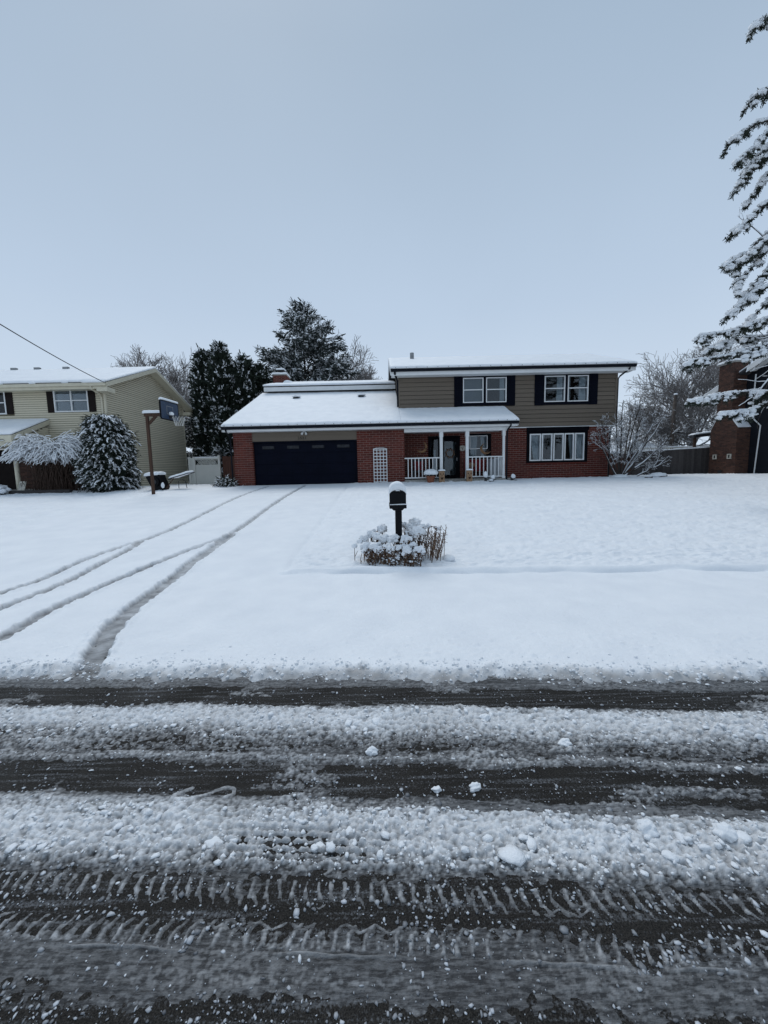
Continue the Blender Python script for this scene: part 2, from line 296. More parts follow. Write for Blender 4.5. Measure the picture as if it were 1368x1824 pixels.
def snow_slab(name, q, T, parent, nu=40, nv=14, rim=.5, edge=.18, seed=1, amp=.12, origin=None, flush=()):
    """rounded bed of snow lying on the quad q=[p00,p10,p11,p01]; T thickness, rim: share of T left at the edge"""
    u = np.linspace(0, 1, nu); v = np.linspace(0, 1, nv); e = lambda t: .5 - .5 * np.cos(np.pi * t)
    u = .5 * u + .5 * e(u); v = .5 * v + .5 * e(v); U, W = np.meshgrid(u, v)
    p00, p10, p11, p01 = [np.array(p, float) for p in q]
    B = (p00 * ((1 - U) * (1 - W))[..., None] + p10 * (U * (1 - W))[..., None] + p11 * (U * W)[..., None] + p01 * ((1 - U) * W)[..., None])
    lu = np.linalg.norm(p10 - p00); lv = np.linalg.norm(p01 - p00)
    de = np.minimum(np.minimum(U + (9 if 'l' in flush else 0), 1 - U + (9 if 'r' in flush else 0)) * lu, np.minimum(W, 1 - W + (9 if 't' in flush else 0)) * lv); k = np.clip(de / edge, 0, 1)
    th = T * (rim + (1 - rim) * np.sqrt(1 - (1 - k) ** 2))
    th = th * (1 + amp * fbm(B[..., 0] * 1.1 + seed, B[..., 1] * 1.1 + B[..., 2], seed) + amp * .6 * perlin(B[..., 0] * 5, B[..., 1] * 5 + seed))
    top = B.copy(); top[..., 2] += th
    ed = (k < 1e-6); jit = (perlin(B[..., 0] * 6 + seed, B[..., 1] * 6) + .6 * perlin(B[..., 0] * 1.7, B[..., 1] * 1.7 + seed)) * T * .26
    top[..., 0] += np.where(ed, jit, 0); top[..., 1] += np.where(ed, jit, 0)
    og = np.array(ORG[parent]) if parent else np.array(origin)
    N = nu * nv; V = np.concatenate([top.reshape(-1, 3), B.reshape(-1, 3) + np.array([0, 0, .003])]) - og
    idx = np.arange(N).reshape(nv, nu); F = []
    a = np.stack([idx[:-1, :-1], idx[:-1, 1:], idx[1:, 1:], idx[1:, :-1]], -1).reshape(-1, 4); F.append(a); F.append(a[:, ::-1] + N)
    for L_ in (idx[0, :], idx[:, -1], idx[-1, ::-1], idx[::-1, 0]):
        F.append(np.stack([L_[:-1] + N, L_[1:] + N, L_[1:], L_[:-1]], -1))
    return link(name, np_mesh(name, V, np.concatenate(F), True), 'snow', parent, origin)

def wall_holes(mb, s0, s1, z0, z1, t0, t1, holes):
    S = sorted({s0, s1, *[h[0] for h in holes], *[h[1] for h in holes]}); S = [a for a in S if s0 <= a <= s1]
    for i in range(len(S) - 1):
        a, b_ = S[i], S[i + 1]; c = (a + b_) / 2; zs = [(z0, z1)]
        for h in holes:
            if h[0] < c < h[1]:
                zs = [p for q in zs for p in ((q[0], min(q[1], h[2])), (max(q[0], h[3]), q[1])) if p[1] - p[0] > 1e-4]
        for p in zs: mb.box(a, b_, t0, t1, p[0], p[1])
def spans(s0, s1, z0, z1, holes):
    sp_ = [(s0, s1)]
    for h in holes:
        if h[2] < z1 - .01 and h[3] > z0 + .01:
            sp_ = [p for q in sp_ for p in ((q[0], min(q[1], h[0])), (max(q[0], h[1]), q[1])) if p[1] - p[0] > .02]
    return sp_
def siding(parent, xf, s0, s1, z0, z1, exp, material, holes=(), clip=None, proud=.016, name='siding_board', gap=.010):
    """lap boards, each its own mesh; xf maps (s,t,z), t points into the wall"""
    k = int(round((z1 - z0) / exp)); e_ = (z1 - z0) / k
    for i in range(k):
        a, b_ = z0 + i * e_ + gap, z0 + (i + 1) * e_; lo, hi = s0, s1
        if clip:
            r_ = clip((a + b_) / 2)
            if r_ is None: continue
            lo, hi = r_
        for p, q in spans(lo, hi, a, b_, holes):
            mb = MB(xf); c = mb.pts([(p, -proud, a), (q, -proud, a), (q, -.004, b_), (p, -.004, b_), (p, 0, a), (q, 0, a), (q, 0, b_), (p, 0, b_)])
            mb.f += [tuple(c + i_ for i_ in g) for g in ((0, 1, 2, 3), (4, 7, 6, 5), (0, 4, 5, 1), (3, 2, 6, 7), (0, 3, 7, 4), (1, 5, 6, 2))]
            mb.build(name, material, parent)
def brick_spots(s0, s1, z0, z1, Lb, H, holes=(), joint=.015):
    out = []; k = int((z1 - z0) / H + .5); e_ = (z1 - z0) / k
    for i in range(k):
        a, b_ = z0 + i * e_, z0 + (i + 1) * e_ - joint
        for p, q in spans(s0, s1, a, b_, holes):
            x = s0 - (Lb / 2 if i % 2 else 0)
            while x < q:
                l_, r_ = max(x, p), min(x + Lb - joint, q)
                if r_ - l_ > .03: out.append((l_, r_, a, b_))
                x += Lb
    return out
_bm = {}
def brick_objs(parent, xf, spots, material, proud=.012):
    """single bricks sharing one mesh; xf only shifts"""
    og = ORG[parent]
    if material not in _bm:
        me = bpy.data.meshes.new('brick'); mb = MB().box(-.5, .5, -1, 0, 0, 1); me.from_pydata(mb.v, [], mb.f); me.materials.append(MATS[material]); _bm[material] = me
    rnd = random.Random(3)
    for a, b_, z0, z1 in spots:
        o = bpy.data.objects.new('brick', _bm[material]); C.objects.link(o); o.parent = parent; ORG[o] = og
        c = Vector(xf((a + b_) / 2, 0, z0)) - og; o.location = c; o.scale = (b_ - a, proud + rnd.random() * .005, z1 - z0)
def brick_field(parent, xf, spots, material, proud=.012, name='brickwork'):
    mb = MB(xf); rnd = random.Random(5)
    for a, b_, z0, z1 in spots: mb.box(a, b_, -proud - rnd.random() * .005, 0, z0, z1)
    o = mb.build(name, material, parent); o['kind'] = 'stuff'; return o
def window(parent, xf, s0, s1, z0, z1, frame_mat='white_paint', fw_=.05, rails=(.5,), stiles=(), glass='glass', curtains=(), blind=None, name='window', depth=.5, proud=.05):
    """frame part with sub-parts: pane, sash rail, curtain, interior; t<0 is outside"""
    mb = MB(xf); mb.box(s0, s1, -proud, .06, z0, z0 + fw_).box(s0, s1, -proud, .06, z1 - fw_, z1).box(s0, s0 + fw_, -proud, .06, z0 + fw_, z1 - fw_).box(s1 - fw_, s1, -proud, .06, z0 + fw_, z1 - fw_)
    f = mb.build(name, frame_mat, parent)
    zs = [z0 + fw_] + [z0 + (z1 - z0) * r_ for r_ in rails] + [z1 - fw_]; ss = [s0 + fw_] + [s0 + (s1 - s0) * r_ for r_ in stiles] + [s1 - fw_]
    for r_ in rails: z_ = z0 + (z1 - z0) * r_; MB(xf).box(s0 + fw_, s1 - fw_, -proud + .012, .05, z_ - .022, z_ + .022).build('sash_rail', frame_mat, f)
    for r_ in stiles: s_ = s0 + (s1 - s0) * r_; MB(xf).box(s_ - .03, s_ + .03, -proud + .006, .05, z0 + fw_, z1 - fw_).build('mullion', frame_mat, f)
    for i in range(len(zs) - 1):
        for j in range(len(ss) - 1):
            a, b_ = ss[j], ss[j + 1]; c, d = zs[i], zs[i + 1]; tt = .0 if i == 0 and len(zs) > 2 else -.012
            MB(xf).box(a + .001, b_ - .001, tt, tt + .006, c + .001, d - .001).build('pane', glass, f)
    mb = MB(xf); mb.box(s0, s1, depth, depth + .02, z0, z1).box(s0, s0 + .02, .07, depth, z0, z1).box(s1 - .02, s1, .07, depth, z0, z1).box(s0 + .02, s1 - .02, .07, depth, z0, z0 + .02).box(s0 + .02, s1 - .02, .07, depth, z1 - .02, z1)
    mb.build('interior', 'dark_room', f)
    for (a, b_, a2, b2) in curtains:     # top span, bottom span (fractions): gathered cloth
        mb = MB(xf); nn = 22; W_ = s1 - s0 - .04
        for k, (p, q, z_) in enumerate(((a, b_, z1 - .03), ((a + a2) / 2, (b_ + b2) / 2, (z0 + z1) / 2), (a2, b2, z0 + .03))):
            for off in (0, .012):
                mb.pts([(s0 + .02 + W_ * (p + (q - p) * i / (nn - 1)), .13 + off + .022 * math.sin(i * 1.9), z_) for i in range(nn)])
        for k in range(2):
            for off in range(2):
                o0 = (k * 2 + off) * nn; o1 = ((k + 1) * 2 + off) * nn
                mb.f += [(o0 + i, o0 + i + 1, o1 + i + 1, o1 + i) for i in range(nn - 1)]
        mb.build('curtain', 'curtain', f, smooth_=True)
    if blind: MB(xf).box(s0 + .05, s1 - .05, .1, .12, z0 + .02, z1 - .03).build('blind', blind, f)
    return f

# ------------------------------------------------------------------ tubes for trees
def tubes(polys, n_=4):
    """polys: list of (pts list, radii list) -> V, F (quads)"""
    Vs = []; Fs = []; b0 = 0; ang = np.arange(n_) * 2 * np.pi / n_; ca, sa = np.cos(ang), np.sin(ang); by = {}
    for P, r in polys: by.setdefault(len(P), []).append((P, r))
    for m_, G in by.items():
        P = np.array([g[0] for g in G], float); r = np.array([g[1] for g in G], float); D = np.empty_like(P)
        D[:, 1:-1] = P[:, 2:] - P[:, :-2]; D[:, 0] = P[:, 1] - P[:, 0]; D[:, -1] = P[:, -1] - P[:, -2]; D /= np.linalg.norm(D, axis=2)[..., None] + 1e-9
        A = np.cross(D, np.where(np.abs(D[..., 2:3]) > .9, np.array([1., 0, 0]), np.array([0, 0, 1.]))); A /= np.linalg.norm(A, axis=2)[..., None] + 1e-9; B = np.cross(D, A)
        ring = P[:, :, None, :] + (A[:, :, None, :] * ca[:, None] + B[:, :, None, :] * sa[:, None]) * r[:, :, None, None]; Vs.append(ring.reshape(-1, 3))
        base = (np.arange(len(G)) * m_ * n_ + b0)[:, None, None]; q = base + np.arange(m_ - 1)[None, :, None] * n_; k = np.arange(n_)[None, None, :]; l = (k + 1) % n_
        Fs.append(np.stack([q + k, q + l, q + n_ + l, q + n_ + k], -1).reshape(-1, 4)); b0 += len(G) * m_ * n_
    return np.concatenate(Vs), np.concatenate(Fs)
def tube_obj(name, polys, n_, material, parent, kind=None):
    V, F = tubes(polys, n_); o = link(name, np_mesh(name, V - np.array(ORG[parent]), F, True), material, parent)
    if kind: o['kind'] = kind
    return o
def grow(rng, base, d0, length, r0, levels, kids, ratio=.62, spread=.7, wander=.12, lift=.05, segs=5, start=.25, polys=None):
    """recursive branching; returns polylines (points, radii, level)"""
    if polys is None: polys = []
    P = [np.array(base, float)]; d = np.array(d0, float); d /= np.linalg.norm(d); st = length / segs; dirs = [d]
    for i in range(segs):
        d = d + rng.normal(0, wander, 3) + np.array([0, 0, lift]); d /= np.linalg.norm(d); P.append(P[-1] + d * st); dirs.append(d)
    tip = r0 * (.3 if levels else .45); rad = np.linspace(r0, tip, segs + 1); polys.append((np.array(P), rad, levels))
    if levels:
        n_ = kids[0]
        for k in range(n_):
            t = start + (1 - start) * (k + rng.rand()) / n_; f = t * segs; i = min(int(f), segs - 1); p = P[i] + (P[i + 1] - P[i]) * (f - i)
            a = rng.rand() * 2 * np.pi; dv = dirs[i]; q = np.cross(dv, [math.cos(a), math.sin(a), .3]); q /= np.linalg.norm(q) + 1e-9
            nd_ = dv * (1 - spread * .55) + q * spread * rng.uniform(.7, 1.15)
            grow(rng, p, nd_, length * ratio * rng.uniform(.7, 1.15) * (1.15 - .45 * t), max(r0 * .55 * (1 - .4 * t), .004), levels - 1, kids[1:], ratio, spread, wander * 1.15, lift, max(3, segs - 1), .2, polys)
    return polys
def snow_on(polys, frac=.75, rmin=0.0, rng=None, steep=.82, fat=1.0):
    out = []
    for P, r, l_ in polys:
        run = []
        for i in range(len(P) - 1):
            d = P[i + 1] - P[i]; L_ = np.linalg.norm(d) + 1e-9
            ok = abs(d[2] / L_) < steep and r[i] >= rmin and (rng is None or rng.rand() < frac)
            if ok:
                if not run: run = [i]
                run.append(i + 1)
            if (not ok or i == len(P) - 2) and run:
                Q = np.array([P[j] + np.array([0, 0, r[j] * .75]) for j in run]); out.append((Q, np.array([max(r[j] * .85, .006) * fat for j in run]))); run = []
    return out
def quads(centers, dirs, up_, L_, W_):
    """oriented blades: centre, direction, side; returns V,F of quads tapering to the tip"""
    D = dirs / (np.linalg.norm(dirs, axis=1)[:, None] + 1e-9); S = np.cross(D, up_); S /= np.linalg.norm(S, axis=1)[:, None] + 1e-9
    L_ = np.asarray(L_)[:, None]; W_ = np.asarray(W_)[:, None]
    V = np.stack([centers - S * W_ * .5, centers + S * W_ * .5, centers + D * L_ + S * W_ * .22, centers + D * L_ - S * W_ * .22], 1).reshape(-1, 3)
    return V, np.arange(len(V)).reshape(-1, 4)
def lumps(C_, R_, rng, sub=0, amp=.25, zs=.7):
    """many small lumps in one mesh"""
    V, F = ICO[sub]; n_ = len(C_); k = len(V)
    J = 1 + rng.uniform(-amp, amp, (n_, k, 1)); R_ = np.asarray(R_, float).reshape(n_, 1, -1)
    if R_.shape[2] == 1: R_ = np.concatenate([R_, R_, R_ * zs], 2)
    W = V[None] * J * R_ + np.asarray(C_)[:, None, :]
    return W.reshape(-1, 3), (F[None] + (np.arange(n_) * k)[:, None, None]).reshape(-1, 3)

# ================================================================== GROUND
CURB_D = 5.95; ROAD_K = .05
def yard_z(x, y):
    d = y + ROAD_K * x; t = np.clip((y - 6.0) / 11.9, 0, 1)
    return .05 + .05 * smooth(5.3, 6.5, d) + .97 * (.8 * t + .2 * smooth(0, 1, t))
TRACKS = [
 [(-5.3, 4.2), (-5.27, 5.16), (-5.25, 5.55), (-5.3, 6.17), (-5.31, 6.92), (-5.24, 7.58), (-5.08, 8.2), (-5.05, 9.14), (-5.14, 10.84), (-5.28, 12.97), (-5.3, 14.92), (-5.15, 17.6)],
 [(-4.62, 3.9), (-4.65, 4.53), (-4.69, 4.95), (-4.72, 5.31), (-4.82, 6.02), (-4.86, 6.55), (-4.92, 7.16), (-5.05, 7.9)],
 [(-3.74, 3.3), (-3.79, 3.66), (-3.86, 3.95), (-3.95, 4.31), (-3.99, 4.63), (-4.02, 5.01), (-4.05, 5.68), (-4.0, 6.05), (-3.88, 6.49), (-3.74, 7.17), (-3.56, 7.75), (-3.42, 8.4), (-3.43, 9.6), (-3.53, 11.97), (-3.56, 14.29), (-3.53, 17.6)],
 [(-2.44, 2.98), (-2.53, 3.2), (-2.66, 3.45), (-2.79, 3.74), (-2.93, 4.16), (-3.04, 4.62), (-3.13, 5.13), (-3.23, 5.85), (-3.29, 6.52), (-3.33, 7.43), (-3.37, 8.4)]]
TW = [.072, .072, .078, .10]
def dist_poly(x, y, pl):
    best = np.full(x.shape, 99.)
    for (ax, ay), (bx, by) in zip(pl[:-1], pl[1:]):
        ux, uy = bx - ax, by - ay; L2 = ux * ux + uy * uy; t = np.clip(((x - ax) * ux + (y - ay) * uy) / L2, 0, 1)
        best = np.minimum(best, np.hypot(x - ax - t * ux, y - ay - t * uy))
    return best
def spline(pl, k=6):
    P = np.array(pl); out = []
    for i in range(len(P) - 1):
        p0, p1, p2, p3 = P[max(i - 1, 0)], P[i], P[i + 1], P[min(i + 2, len(P) - 1)]
        for t in np.arange(k) / k:
            out.append(.5 * (2 * p1 + (p2 - p0) * t + (2 * p0 - 5 * p1 + 4 * p2 - p3) * t * t + (3 * p1 - p0 - 3 * p2 + p3) * t ** 3))
    return [tuple(q) for q in out] + [tuple(P[-1])]
def ground_h(x, y):
    d = y + ROAD_K * x; z = yard_z(x, y); near = np.clip(1.3 - y / 60, .2, 1)
    far = smooth(60, 200, np.hypot(x, y))
    drive = smooth(-1.45, -1.65, x) * smooth(-9.5, -9.2, x)           # paved drive is smoother than the lawn
    # curb hump right of the drive
    ln = .05 * perlin(x * .8, 0 * x) + .03 * perlin(x * 2.9, 4 + 0 * x); hump = .052 * np.exp(-((d - CURB_D + .10 + ln) / .07) ** 2) - .055 * np.exp(-((d - CURB_D + .215 + ln * 1.2) / .030) ** 2) * np.clip(.55 + 1.3 * perlin(x * 1.3, 9 + 0 * x), 0, 1.3)
    z = z + hump * smooth(-1.75, -1.35, x) * (1 + .3 * perlin(x * 1.7, 7 + 0 * x)) + .02 * (1 - smooth(-1.7, -1.3, x)) * 0
    lawn = smooth(CURB_D - .2, CURB_D + .3, d) * (1 - drive)
    z = z + lawn * (.030 * fbm(x * 1.6, y * 3.2, 2, 4) + .02 * fbm(x * .45, y * .5, 5, 3) + .060 * np.abs(fbm(x * 3.2, y * 5.0, 8, 3)) + .016 * fbm(x * 8, y * 11, 55, 3))
    z = z + (1 - lawn) * (.005 * fbm(x * 1.1, y * 1.6, 11, 3) + .0035 * fbm(x * 7, y * 7, 12, 2))
    z = z - .035 * np.exp(-((x + 1.55) / .07) ** 2) * smooth(5.6, 6.2, y) * smooth(17.6, 16, y)           # lawn edge along the drive
    z = z - .012 * np.exp(-((x + 9.3) / .12) ** 2) * smooth(6, 8, y) * smooth(17, 15, y)
    z = z + .02 * np.exp(-(((x - .35) / 1.3) ** 2 + ((y - 6.45) / .55) ** 2))
    # pits beside the planting and a few dimples
    for cx, cy, rr, dp in ((4.41, 10.29, .16, .03), (-.62, 6.05, .16, .035), (1.2, 6.3, .2, .02), (-.2, 5.85, .22, -.02), (2.6, 5.6, .2, -.02), (4.4, 5.4, .35, -.015)):
        z = z - dp * np.exp(-((x - cx) ** 2 + ((y - cy) * 1.3) ** 2) / rr ** 2)
    # lumps thrown over from the plough close to the bank
    bankm = smooth(4.2, 3.0, d); f1, hid = worley(x * 9, y * 9, 4); z = z + bankm * .016 * np.clip(.33 - f1, 0, 1) * 3 * (hid > .72) + bankm * .006 * fbm(x * 14, y * 14, 57, 3)
    wet = np.zeros_like(z); dirt = np.zeros_like(z)
    for pl, tw in zip(TRACKS, TW):
        sp_ = spline(pl, 4); dx = dist_poly(x, y, sp_)
        wob = tw * (1 + .20 * perlin(x * 5, y * 5, 21) + .20 * perlin(x * 17, y * 17, 22)); m_ = smooth(wob * 1.12, wob * .88, dx)
        lip = np.exp(-((dx - wob * 1.4) / (.035)) ** 2) * .02 * (1 + .8 * perlin(x * 9, y * 9, 23))
        grv = (.5 + .5 * np.sin(dx / tw * 7)) * .004
        z = z - m_ * (.044 - grv) * np.clip(1.0 - .25 * perlin(x * 8, y * 8, 30), .5, 1.2) + lip * (1 - m_)
        wet = np.maximum(wet, m_ * np.clip(.50 + .35 * fbm(x * 6, y * 6, 24, 3) + .22 * np.clip((7 - y) / 4, 0, 1), .1, .85))
    # bank at the plough edge
    ed = 2.875 + .05 * perlin(x * 1.3, 0 * x + 2) + .045 * perlin(x * 4.1, 0 * x + 5) + .035 * perlin(x * 11, y * 5, 9)
    k = smooth(ed - .10, ed + .09, d); cl, _ = worley(x * 16, y * 16, 3); cl2, _ = worley(x * 38, y * 38, 6)
    bank = np.exp(-((d - ed - .03) / .10) ** 2)
    z = z * k + (1 - k) * (-.012) + bank * (.016 * (1 - cl * 1.3) + .010 * (1 - cl2 * 1.3) + .006 * fbm(x * 5, y * 5, 40))
    thin = smooth(ed + .03, ed - .09, d)
    wet = np.maximum(wet, thin * np.clip(.55 + .4 * fbm(x * 9, y * 14, 31, 3), 0, .9)); dirt = np.clip(bank * (.42 + .75 * fbm(x * 3.0, y * 6, 33, 4)), 0, .8) * smooth(ed + .10, ed - .02, d)
    z = np.where(far > 0, z + far * .6 * fbm(x / 90, y / 90, 50, 2), z)
    return z, wet, dirt
def grid(ys, half, ncols, ext):
    s_ = np.linspace(-1, 1, ncols); ex = 1 + np.cumsum(np.geomspace(.02, 12, ext)); s_ = np.concatenate([-ex[::-1], s_, ex])
    X = s_[None, :] * half(ys)[:, None]; Y = np.repeat(ys[:, None], len(s_), 1); return X, Y
def sheet(name, X, Y, Z, attrs, material):
    nv, nu = X.shape; idx = np.arange(nv * nu).reshape(nv, nu); F = np.stack([idx[:-1, :-1], idx[:-1, 1:], idx[1:, 1:], idx[1:, :-1]], -1).reshape(-1, 4)
    return link(name, np_mesh(name, np.stack([X, Y, Z], -1).reshape(-1, 3), F, True, {k: v.ravel() for k, v in attrs.items()}), material)
ys = np.concatenate([np.geomspace(2.35, 5.2, 170), np.linspace(5.215, 6.6, 92), np.geomspace(6.64, 22, 200), np.geomspace(22.5, 1500, 60)])
X, Y = grid(ys, lambda y: 1.08 * y + 1.6, 620, 26)
Z, wet, dirt = ground_h(X, Y)
tag(sheet('ground', X, Y, Z, {'wet': wet, 'dirt': dirt}, 'ground_snow'), kind='structure')
# far ground behind and under everything
mb = MB(); b_ = mb.pts([(-1600, -900, -.25), (1600, -900, -.25), (1600, 1600, -.25), (-1600, 1600, -.25)]); mb.f.append((b_, b_ + 1, b_ + 2, b_ + 3))
tag(mb.build('snow_field', 'snow'), kind='structure')
# road: a rotated asphalt sheet with slight crown
xs = np.concatenate([-np.geomspace(220, 4, 24), np.linspace(-3.8, 3.8, 60), np.geomspace(4, 220, 24)]); dsn = np.linspace(-5.2, 5.9, 90)
X, D = np.meshgrid(xs, dsn); Y = D - ROAD_K * X
tag(sheet('road', X, Y, .0015 * fbm(X * 2, Y * 2, 3, 3) - .001, {}, 'asphalt'), kind='structure')

# slush on the carriageway: a height field that dips under the asphalt where wheels have cleared it
PD = np.array([-5, -1.2, -.9, -.5, -.2, .3, .8, .93, 1.0, 1.03, 1.10, 1.13, 1.155, 1.25, 1.345, 1.37, 1.40, 1.46, 1.58, 1.645, 1.675, 1.72, 1.745, 1.82, 1.92, 1.955, 1.985, 2.01, 2.04, 2.10, 2.15, 2.20, 2.3, 2.41, 2.455, 2.49, 2.57, 2.66, 2.70, 2.73, 2.80, 2.88, 3.2])
PT = np.array([2.2, 2.0, .6, -.7, -.7, -.5, -.42, -.36, -.05, .18, .14, -.02, -.12, -.40, -.12, .08, .8, 1.6, 1.7, 1.3, .5, .15, -.40, -.62, -.58, -.25, .6, .55, -.25, -.25, .35, 1.2, 1.8, 1.6, .8, -.30, -.62, -.6, -.3, .3, .5, .6, .2])
PA = np.array([1.5, 1.4, .8, .5, .5, .4, .38, .38, .35, .22, .2, .3, .35, .38, .4, .6, 1.1, 1.5, 1.5, 1.2, .7, .4, .5, .5, .5, .6, .7, .6, .6, .8, 1.0, 1.3, 1.5, 1.4, 1.0, .6, .5, .5, .45, .4, .5, .8, .5])
SQ = [(-1.02, 1.835), (-1.08, 1.80), (-1.075, 1.765), (-1.02, 1.755), (-.955, 1.775), (-.90, 1.81), (-.845, 1.835), (-.80, 1.825), (-.79, 1.795), (-.82, 1.765)]
def slush(x, y):
    d = y + ROAD_K * x
    dw = d + .036 * perlin(x * .7, 0 * x, 1) + .022 * perlin(x * 2.3, d * 2, 2) + .016 * perlin(x * 7, d * 7, 3) + .010 * perlin(x * 19, d * 19, 4)
    T = np.interp(dw, PD, PT); A = np.interp(dw, PD, PA); strew = smooth(.10, .5, fbm(x * 1.3, d * 5, 81, 3)) * smooth(1.45, 1.7, d); T = T + .75 * strew * (T < .1); A = A + .35 * strew
    f1, h1 = worley(x * 26, d * 30, 1); f2, h2 = worley(x * 58, d * 62, 2); f3, _ = worley(x * 12, d * 14, 5)
    patch = fbm(x * 1.4, d * 3.5, 7, 4)                       # long patches
    strk = perlin(x * 1.2, d * 55, 12) * .5 + perlin(x * .6, d * 28, 13) * .5
    left = smooth(.6, -2.0, x)
    cw = smooth(.4, .9, A); jag = fbm(x * 22, d * 26, 45, 4)
    h = T + A * (cw * (.9 * (.55 - f1) * 1.5 + .55 * (.55 - f2) * 1.5 + .6 * (.5 - f3)) + .9 * jag + .8 * patch) + .30 * strk * np.clip(A, 0, .8)
    # dirtier, thinner slush in the left of the far white strip; extra thin stretch in the near one
    h = h - .9 * left * np.exp(-((d - 2.22) / .10) ** 2) + .55 * np.exp(-((d - 2.1) / .07) ** 2) * left
    h = h - 1.7 * np.exp(-((d - 1.50) / .08) ** 2) * np.exp(-((x + .42) / .4) ** 2) * (1 + .5 * np.sin(d * 190))
    h = h + .5 * np.exp(-((d - 1.70) / .04) ** 2) * smooth(.0, .6, x) * .4 + 1.1 * np.exp(-((d - 1.70) / .035) ** 2) * left
    # tyre tread: lugs pressed into thin slush
    def lug(dc, hw, ph, sl):
        u = x + sl * (d - dc) + .009 * perlin(x * 20, d * 20, 15) + .02 * perlin(x * 2.2, 0 * x, 18); w_ = np.abs(((u / .052 + ph) % 1) - .5) * .052
        row = smooth(hw, hw * .75, np.abs(d - dc)); keep = smooth(-.75, -.3, perlin(x * 3.1, d * 6, 16 + int(ph * 10)) + .35 * perlin(x * 14, d * 9, 19))
        return smooth(.0095, .003, w_ + .004 * perlin(x * 45, d * 45, 41)) * row * keep * (.75 + .5 * perlin(x * 11, d * 11, 42))
    tr = np.maximum(np.maximum(lug(1.318, .038, .0, .1), lug(1.157, .032, .4, -.1)), .6 * np.maximum(lug(1.285, .03, .7, .5), lug(1.185, .028, .2, -.55)))
    zz = lambda dc, ph, am: smooth(.006, .002, np.abs(d + .004 * perlin(x * 25, d * 20, 29) - dc - am * (np.abs(((x / .104 + ph) % 1) - .5) * 2 - .5))) * smooth(.0, .35, perlin(x * 3.3, d * 2, 25 + int(ph * 9)) + .3 * perlin(x * 16, d * 16, 31))
    tr = np.maximum(tr, np.maximum(zz(1.272, .1, .03), zz(1.198, .6, .026)) * .55); tr = np.maximum(tr, smooth(.007, .002, np.abs(d - 1.118 - .006 * perlin(x * 9, 0 * x, 27))) * smooth(-.2, .2, perlin(x * 2.7, 0 * x, 26)))
    h = h + tr * (.85 - .15 * h2)
    # the curled scrape
    q = dist_poly(x, y, spline(SQ, 4)); ww = .0125 + .004 * perlin(x * 30, y * 30, 28); sq = smooth(ww * 1.3, ww * .5, q); h = h - .35 * smooth(.14, .06, np.hypot((x + .93), (y - 1.795) * 2)) * .5 + sq * .8
    grit = fbm(x * 34, d * 40, 44, 3); wet = np.clip(.97 - .30 * h + .2 * patch + .45 * (f2 - .42) + .35 * grit, 0, .95)
    lump = smooth(1.1, 2.1, T); wet = np.clip(wet * (1 - .58 * lump), 0, .95)
    thin = np.exp(-((d - 1.06) / .06) ** 2) + np.exp(-((d - 2.77) / .06) ** 2) * .9 + np.exp(-((d - 1.70) / .03) ** 2) * .7 * smooth(.0, .5, x)
    wet = np.clip(np.where(thin > .25, np.maximum(wet, .855 + .17 * patch + .18 * strk + .05 * grit), wet), 0, .95); wet = wet * (1 - .17 * tr) * (1 - .2 * sq)
    dirt = np.clip(.10 + .25 * fbm(x * 2, d * 4, 35, 3), 0, .3)
    return h * .01, wet, dirt, T
ys = np.concatenate([np.linspace(-5, .5, 46), np.geomspace(.56, 3.12, 500)])
X, Y = grid(ys, lambda y: 1.1 * np.abs(y) + .85, 800, 22)
Z, wet, dirt, T_ = slush(X, Y)
tag(sheet('road_slush', X, Y, Z, {'wet': wet, 'dirt': dirt}, 'ground_snow'), 'churned grey and white slush in long bands along the street', 'slush', kind='stuff')

# loose granules and clods of slush
rng = np.random.RandomState(11); cs = []; rs = []
def scatter(n_, rlo, rhi, pw, yr, keepf):
    y = yr[0] * (yr[1] / yr[0]) ** rng.rand(n_); x = rng.uniform(-1, 1, n_) * (1.15 * y + .7); d = y + ROAD_K * x
    h, wt, dt, T = slush(x, y); k = rng.rand(n_) < keepf(d, T, x, h); x, y, h = x[k], y[k], h[k]
    r_ = rlo * (rhi / rlo) ** (rng.rand(len(x)) ** pw); s_ = rng.uniform(.55, 1.6, (len(x), 2))
    cs.append(np.stack([x, y, np.maximum(h, 0) + r_ * .15], 1)); rs.append(np.stack([r_ * s_[:, 0], r_ * s_[:, 1], r_ * rng.uniform(.28, .7, len(x))], 1))
film = lambda d: (1 - .8 * np.exp(-((d - 1.06) / .05) ** 2)); pat = lambda x, d: np.clip(.45 + 1.1 * fbm(x * 3, d * 9, 61, 3), .03, 1)
scatter(30000, .0018, .0070, 1.8, (.7, 3.0), lambda d, T, x, h: np.where(T > .45, 0, .8) * film(d) * pat(x, d))
scatter(3600, .006, .012, 2.4, (.9, 3.0), lambda d, T, x, h: np.where(T > .45, 0, .38) * (d > 1.1) * pat(x, d))
v1, f1 = lumps(np.concatenate(cs), np.concatenate(rs), rng, 0, .45)
o = link('slush_crumbs', np_mesh('slush_crumbs', v1, f1, True), 'slush_grain'); tag(o, 'grey crumbs of ice scattered over the bare wheel tracks of the street', 'slush', kind='stuff')
cs, rs = [], []
scatter(22000, .0025, .0095, 1.8, (1.0, 3.0), lambda d, T, x, h: np.where(T > .45, .85, 0.006) * np.clip(.5 + 1.2 * fbm(x * 2.2, d * 6, 71, 3), .1, 1)); scatter(6500, .007, .015, 2.0, (1.0, 3.0), lambda d, T, x, h: np.where(T > .8, .7, 0.003) * np.clip(.5 + 1.3 * fbm(x * 2.2, d * 6, 72, 3), .05, 1))
v1, f1 = lumps(np.concatenate(cs), np.concatenate(rs), rng, 0, .42)
